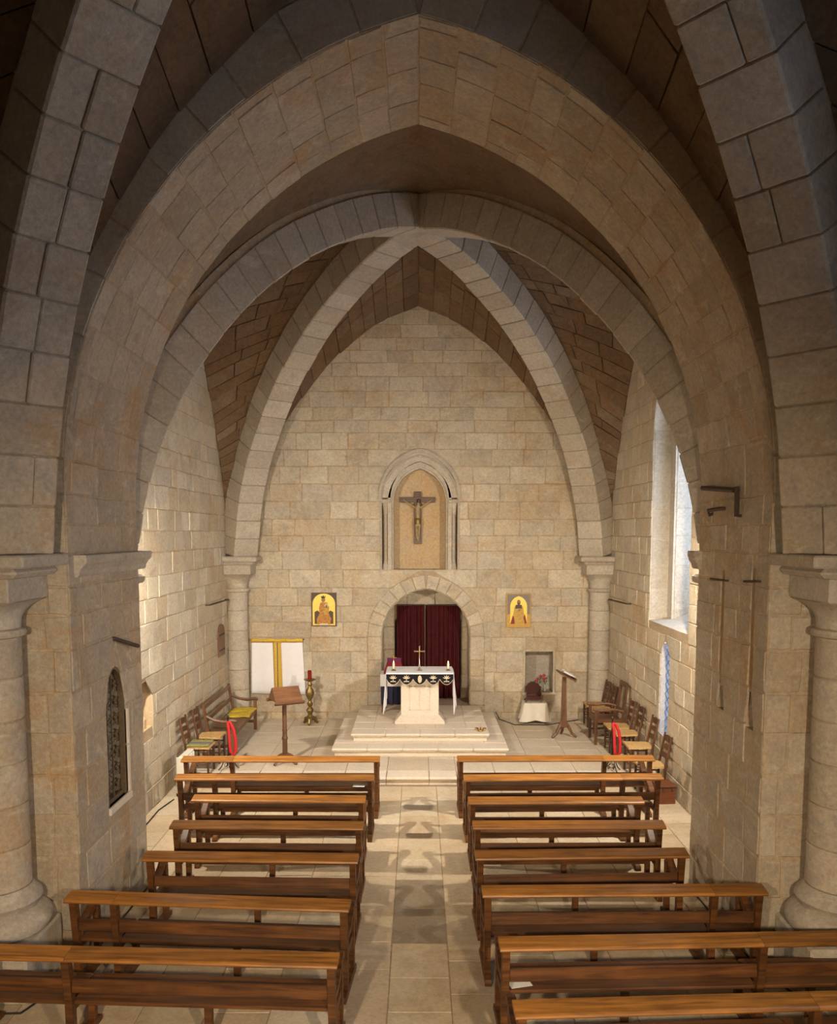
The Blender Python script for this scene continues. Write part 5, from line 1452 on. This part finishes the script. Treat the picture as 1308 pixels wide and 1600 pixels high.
for z0, z1 in ((GZ0, 1.75), (1.75, 2.15)):
    MB().box(-XA - .03, -XA + .018, GY + GA, GY + GA + .06, z0 + .003, z1 - .003, .005).build('grille_jamb', M_altar, chancel)
def iron(pts, r, lb, name='iron_bar', n=6):
    t = MB().tube(pts, r, n).build(name, M_iron, None, True); tag(t, lb, 'bar'); return t
iron([(-XA - .05, 8.62, 2.96), (-XA + .02, 8.64, 2.955), (-XA + .08, 9.20, 2.80)], .022, 'rusty iron bar jutting from the left pier above the grille', n=8)
iron([(-XS - .05, 15.3, 2.72), (-XS + .08, 15.32, 2.72), (-XS + .08, 16.85, 2.70), (-XS - .05, 16.87, 2.70)], .016, 'thin iron bar fixed along the left chapel wall')
iron([(XS + .05, 15.35, 2.74), (XS - .08, 15.37, 2.74), (XS - .08, 16.85, 2.70), (XS + .05, 16.87, 2.70)], .016, 'thin iron bar fixed along the right chapel wall')
iron([(XA + .05, 9.34, 4.54), (XA - .05, 9.33, 4.54), (XA - .06, 8.36, 4.47), (XA - .05, 8.32, 4.50), (XA - .05, 8.31, 4.22), (XA + .05, 8.31, 4.22)], .028, 'heavy rusty iron bracket high on the right pier', 'iron_bracket')
iron([(XA + .05, 9.10, 4.28), (XA - .04, 9.12, 4.24), (XA - .05, 9.12, 4.29), (XA - .05, 8.75, 4.30), (XA + .05, 8.73, 4.30)], .020, 'short iron hook below the heavy bracket on the right pier', 'iron_hook')
iron([(XA + .03, 9.05, 3.55), (XA - .03, 9.04, 3.555), (XA - .03, 8.60, 3.56), (XA + .03, 8.59, 3.56)], .012, 'small iron clamp across the far vertical groove of the right pier', 'iron_clamp')
iron([(XA + .03, 8.12, 3.575), (XA - .03, 8.11, 3.58), (XA - .03, 7.78, 3.60), (XA + .03, 7.77, 3.60)], .012, 'small iron clamp across the near vertical groove of the right pier', 'iron_clamp')
ws = thing('wooden_shutter', 'small arched brown wooden shutter on the left chapel wall', 'shutter', (-XS + .005, 16.42, 1.62))
P = archpoly(0, .25, 0, .42, .20, 5)
MB().prism(P, .03, MG @ Matrix.Translation((0, -.03, 0))).build('board', M_oakv, ws)
for z in (.12, .42): MB().box(.03, .038, -.22, .22, z - .015, z + .015, .002).build('strap_hinge', M_iron, ws)
def cable(pts, lb, r=.009): return tag(MB().tube(pts, r, 6).build('cable', M_cable, None, True), lb, 'cable')
cable([(1.62, 17.28, PLAT + .16), (1.70, 17.24, PLAT + .012), (1.78, 17.1, PLAT + .012), (1.95, 16.75, PLAT + .012), (2.6, 16.72, PLAT + .012), (3.0, 17.0, PLAT + .012), (3.35, 17.2, PLAT + .012)], 'black cable on the floor running right from the dais')
cable([(-3.72, 12.4, .012), (-3.80, 11.9, .012), (-3.78, 11.2, .012), (-3.70, 10.4, .012), (-3.3, 9.7, .012), (-3.10, 9.35, .012), (-3.11, 8.6, .012), (-3.14, 7.75, .012), (-3.19, 7.2, .012), (-3.36, 6.72, .012), (-4.0 + .1, 6.7, .012)], 'black cable along the foot of the left wall and pier')
cable([(3.10, 9.2, .012), (3.12, 8.6, .012), (3.14, 7.75, .012), (3.25, 7.2, .012), (3.33, 6.95, .012)], 'black cable on the floor by the right column plinth')
pp = atZ(812, 1535, .445)
lf = MB().box(-.09, .09, -.06, .06, 0, .002).build('leaflet', M_paper, None); lf.location = (pp.x, pp.y, .437); lf.rotation_euler = (0, 0, .25)
tag(lf, 'white leaflet lying on the seat of the seventh right pew', 'paper')
pp = atZ(563, 1227, .445)
lf2 = MB().box(-.085, .085, -.05, .05, 0, .002).build('leaflet', M_paper, None); lf2.location = (pp.x - .02, pp.y, .437); lf2.rotation_euler = (0, 0, -.1)
tag(lf2, 'white leaflet lying on the seat of the second left pew', 'paper')
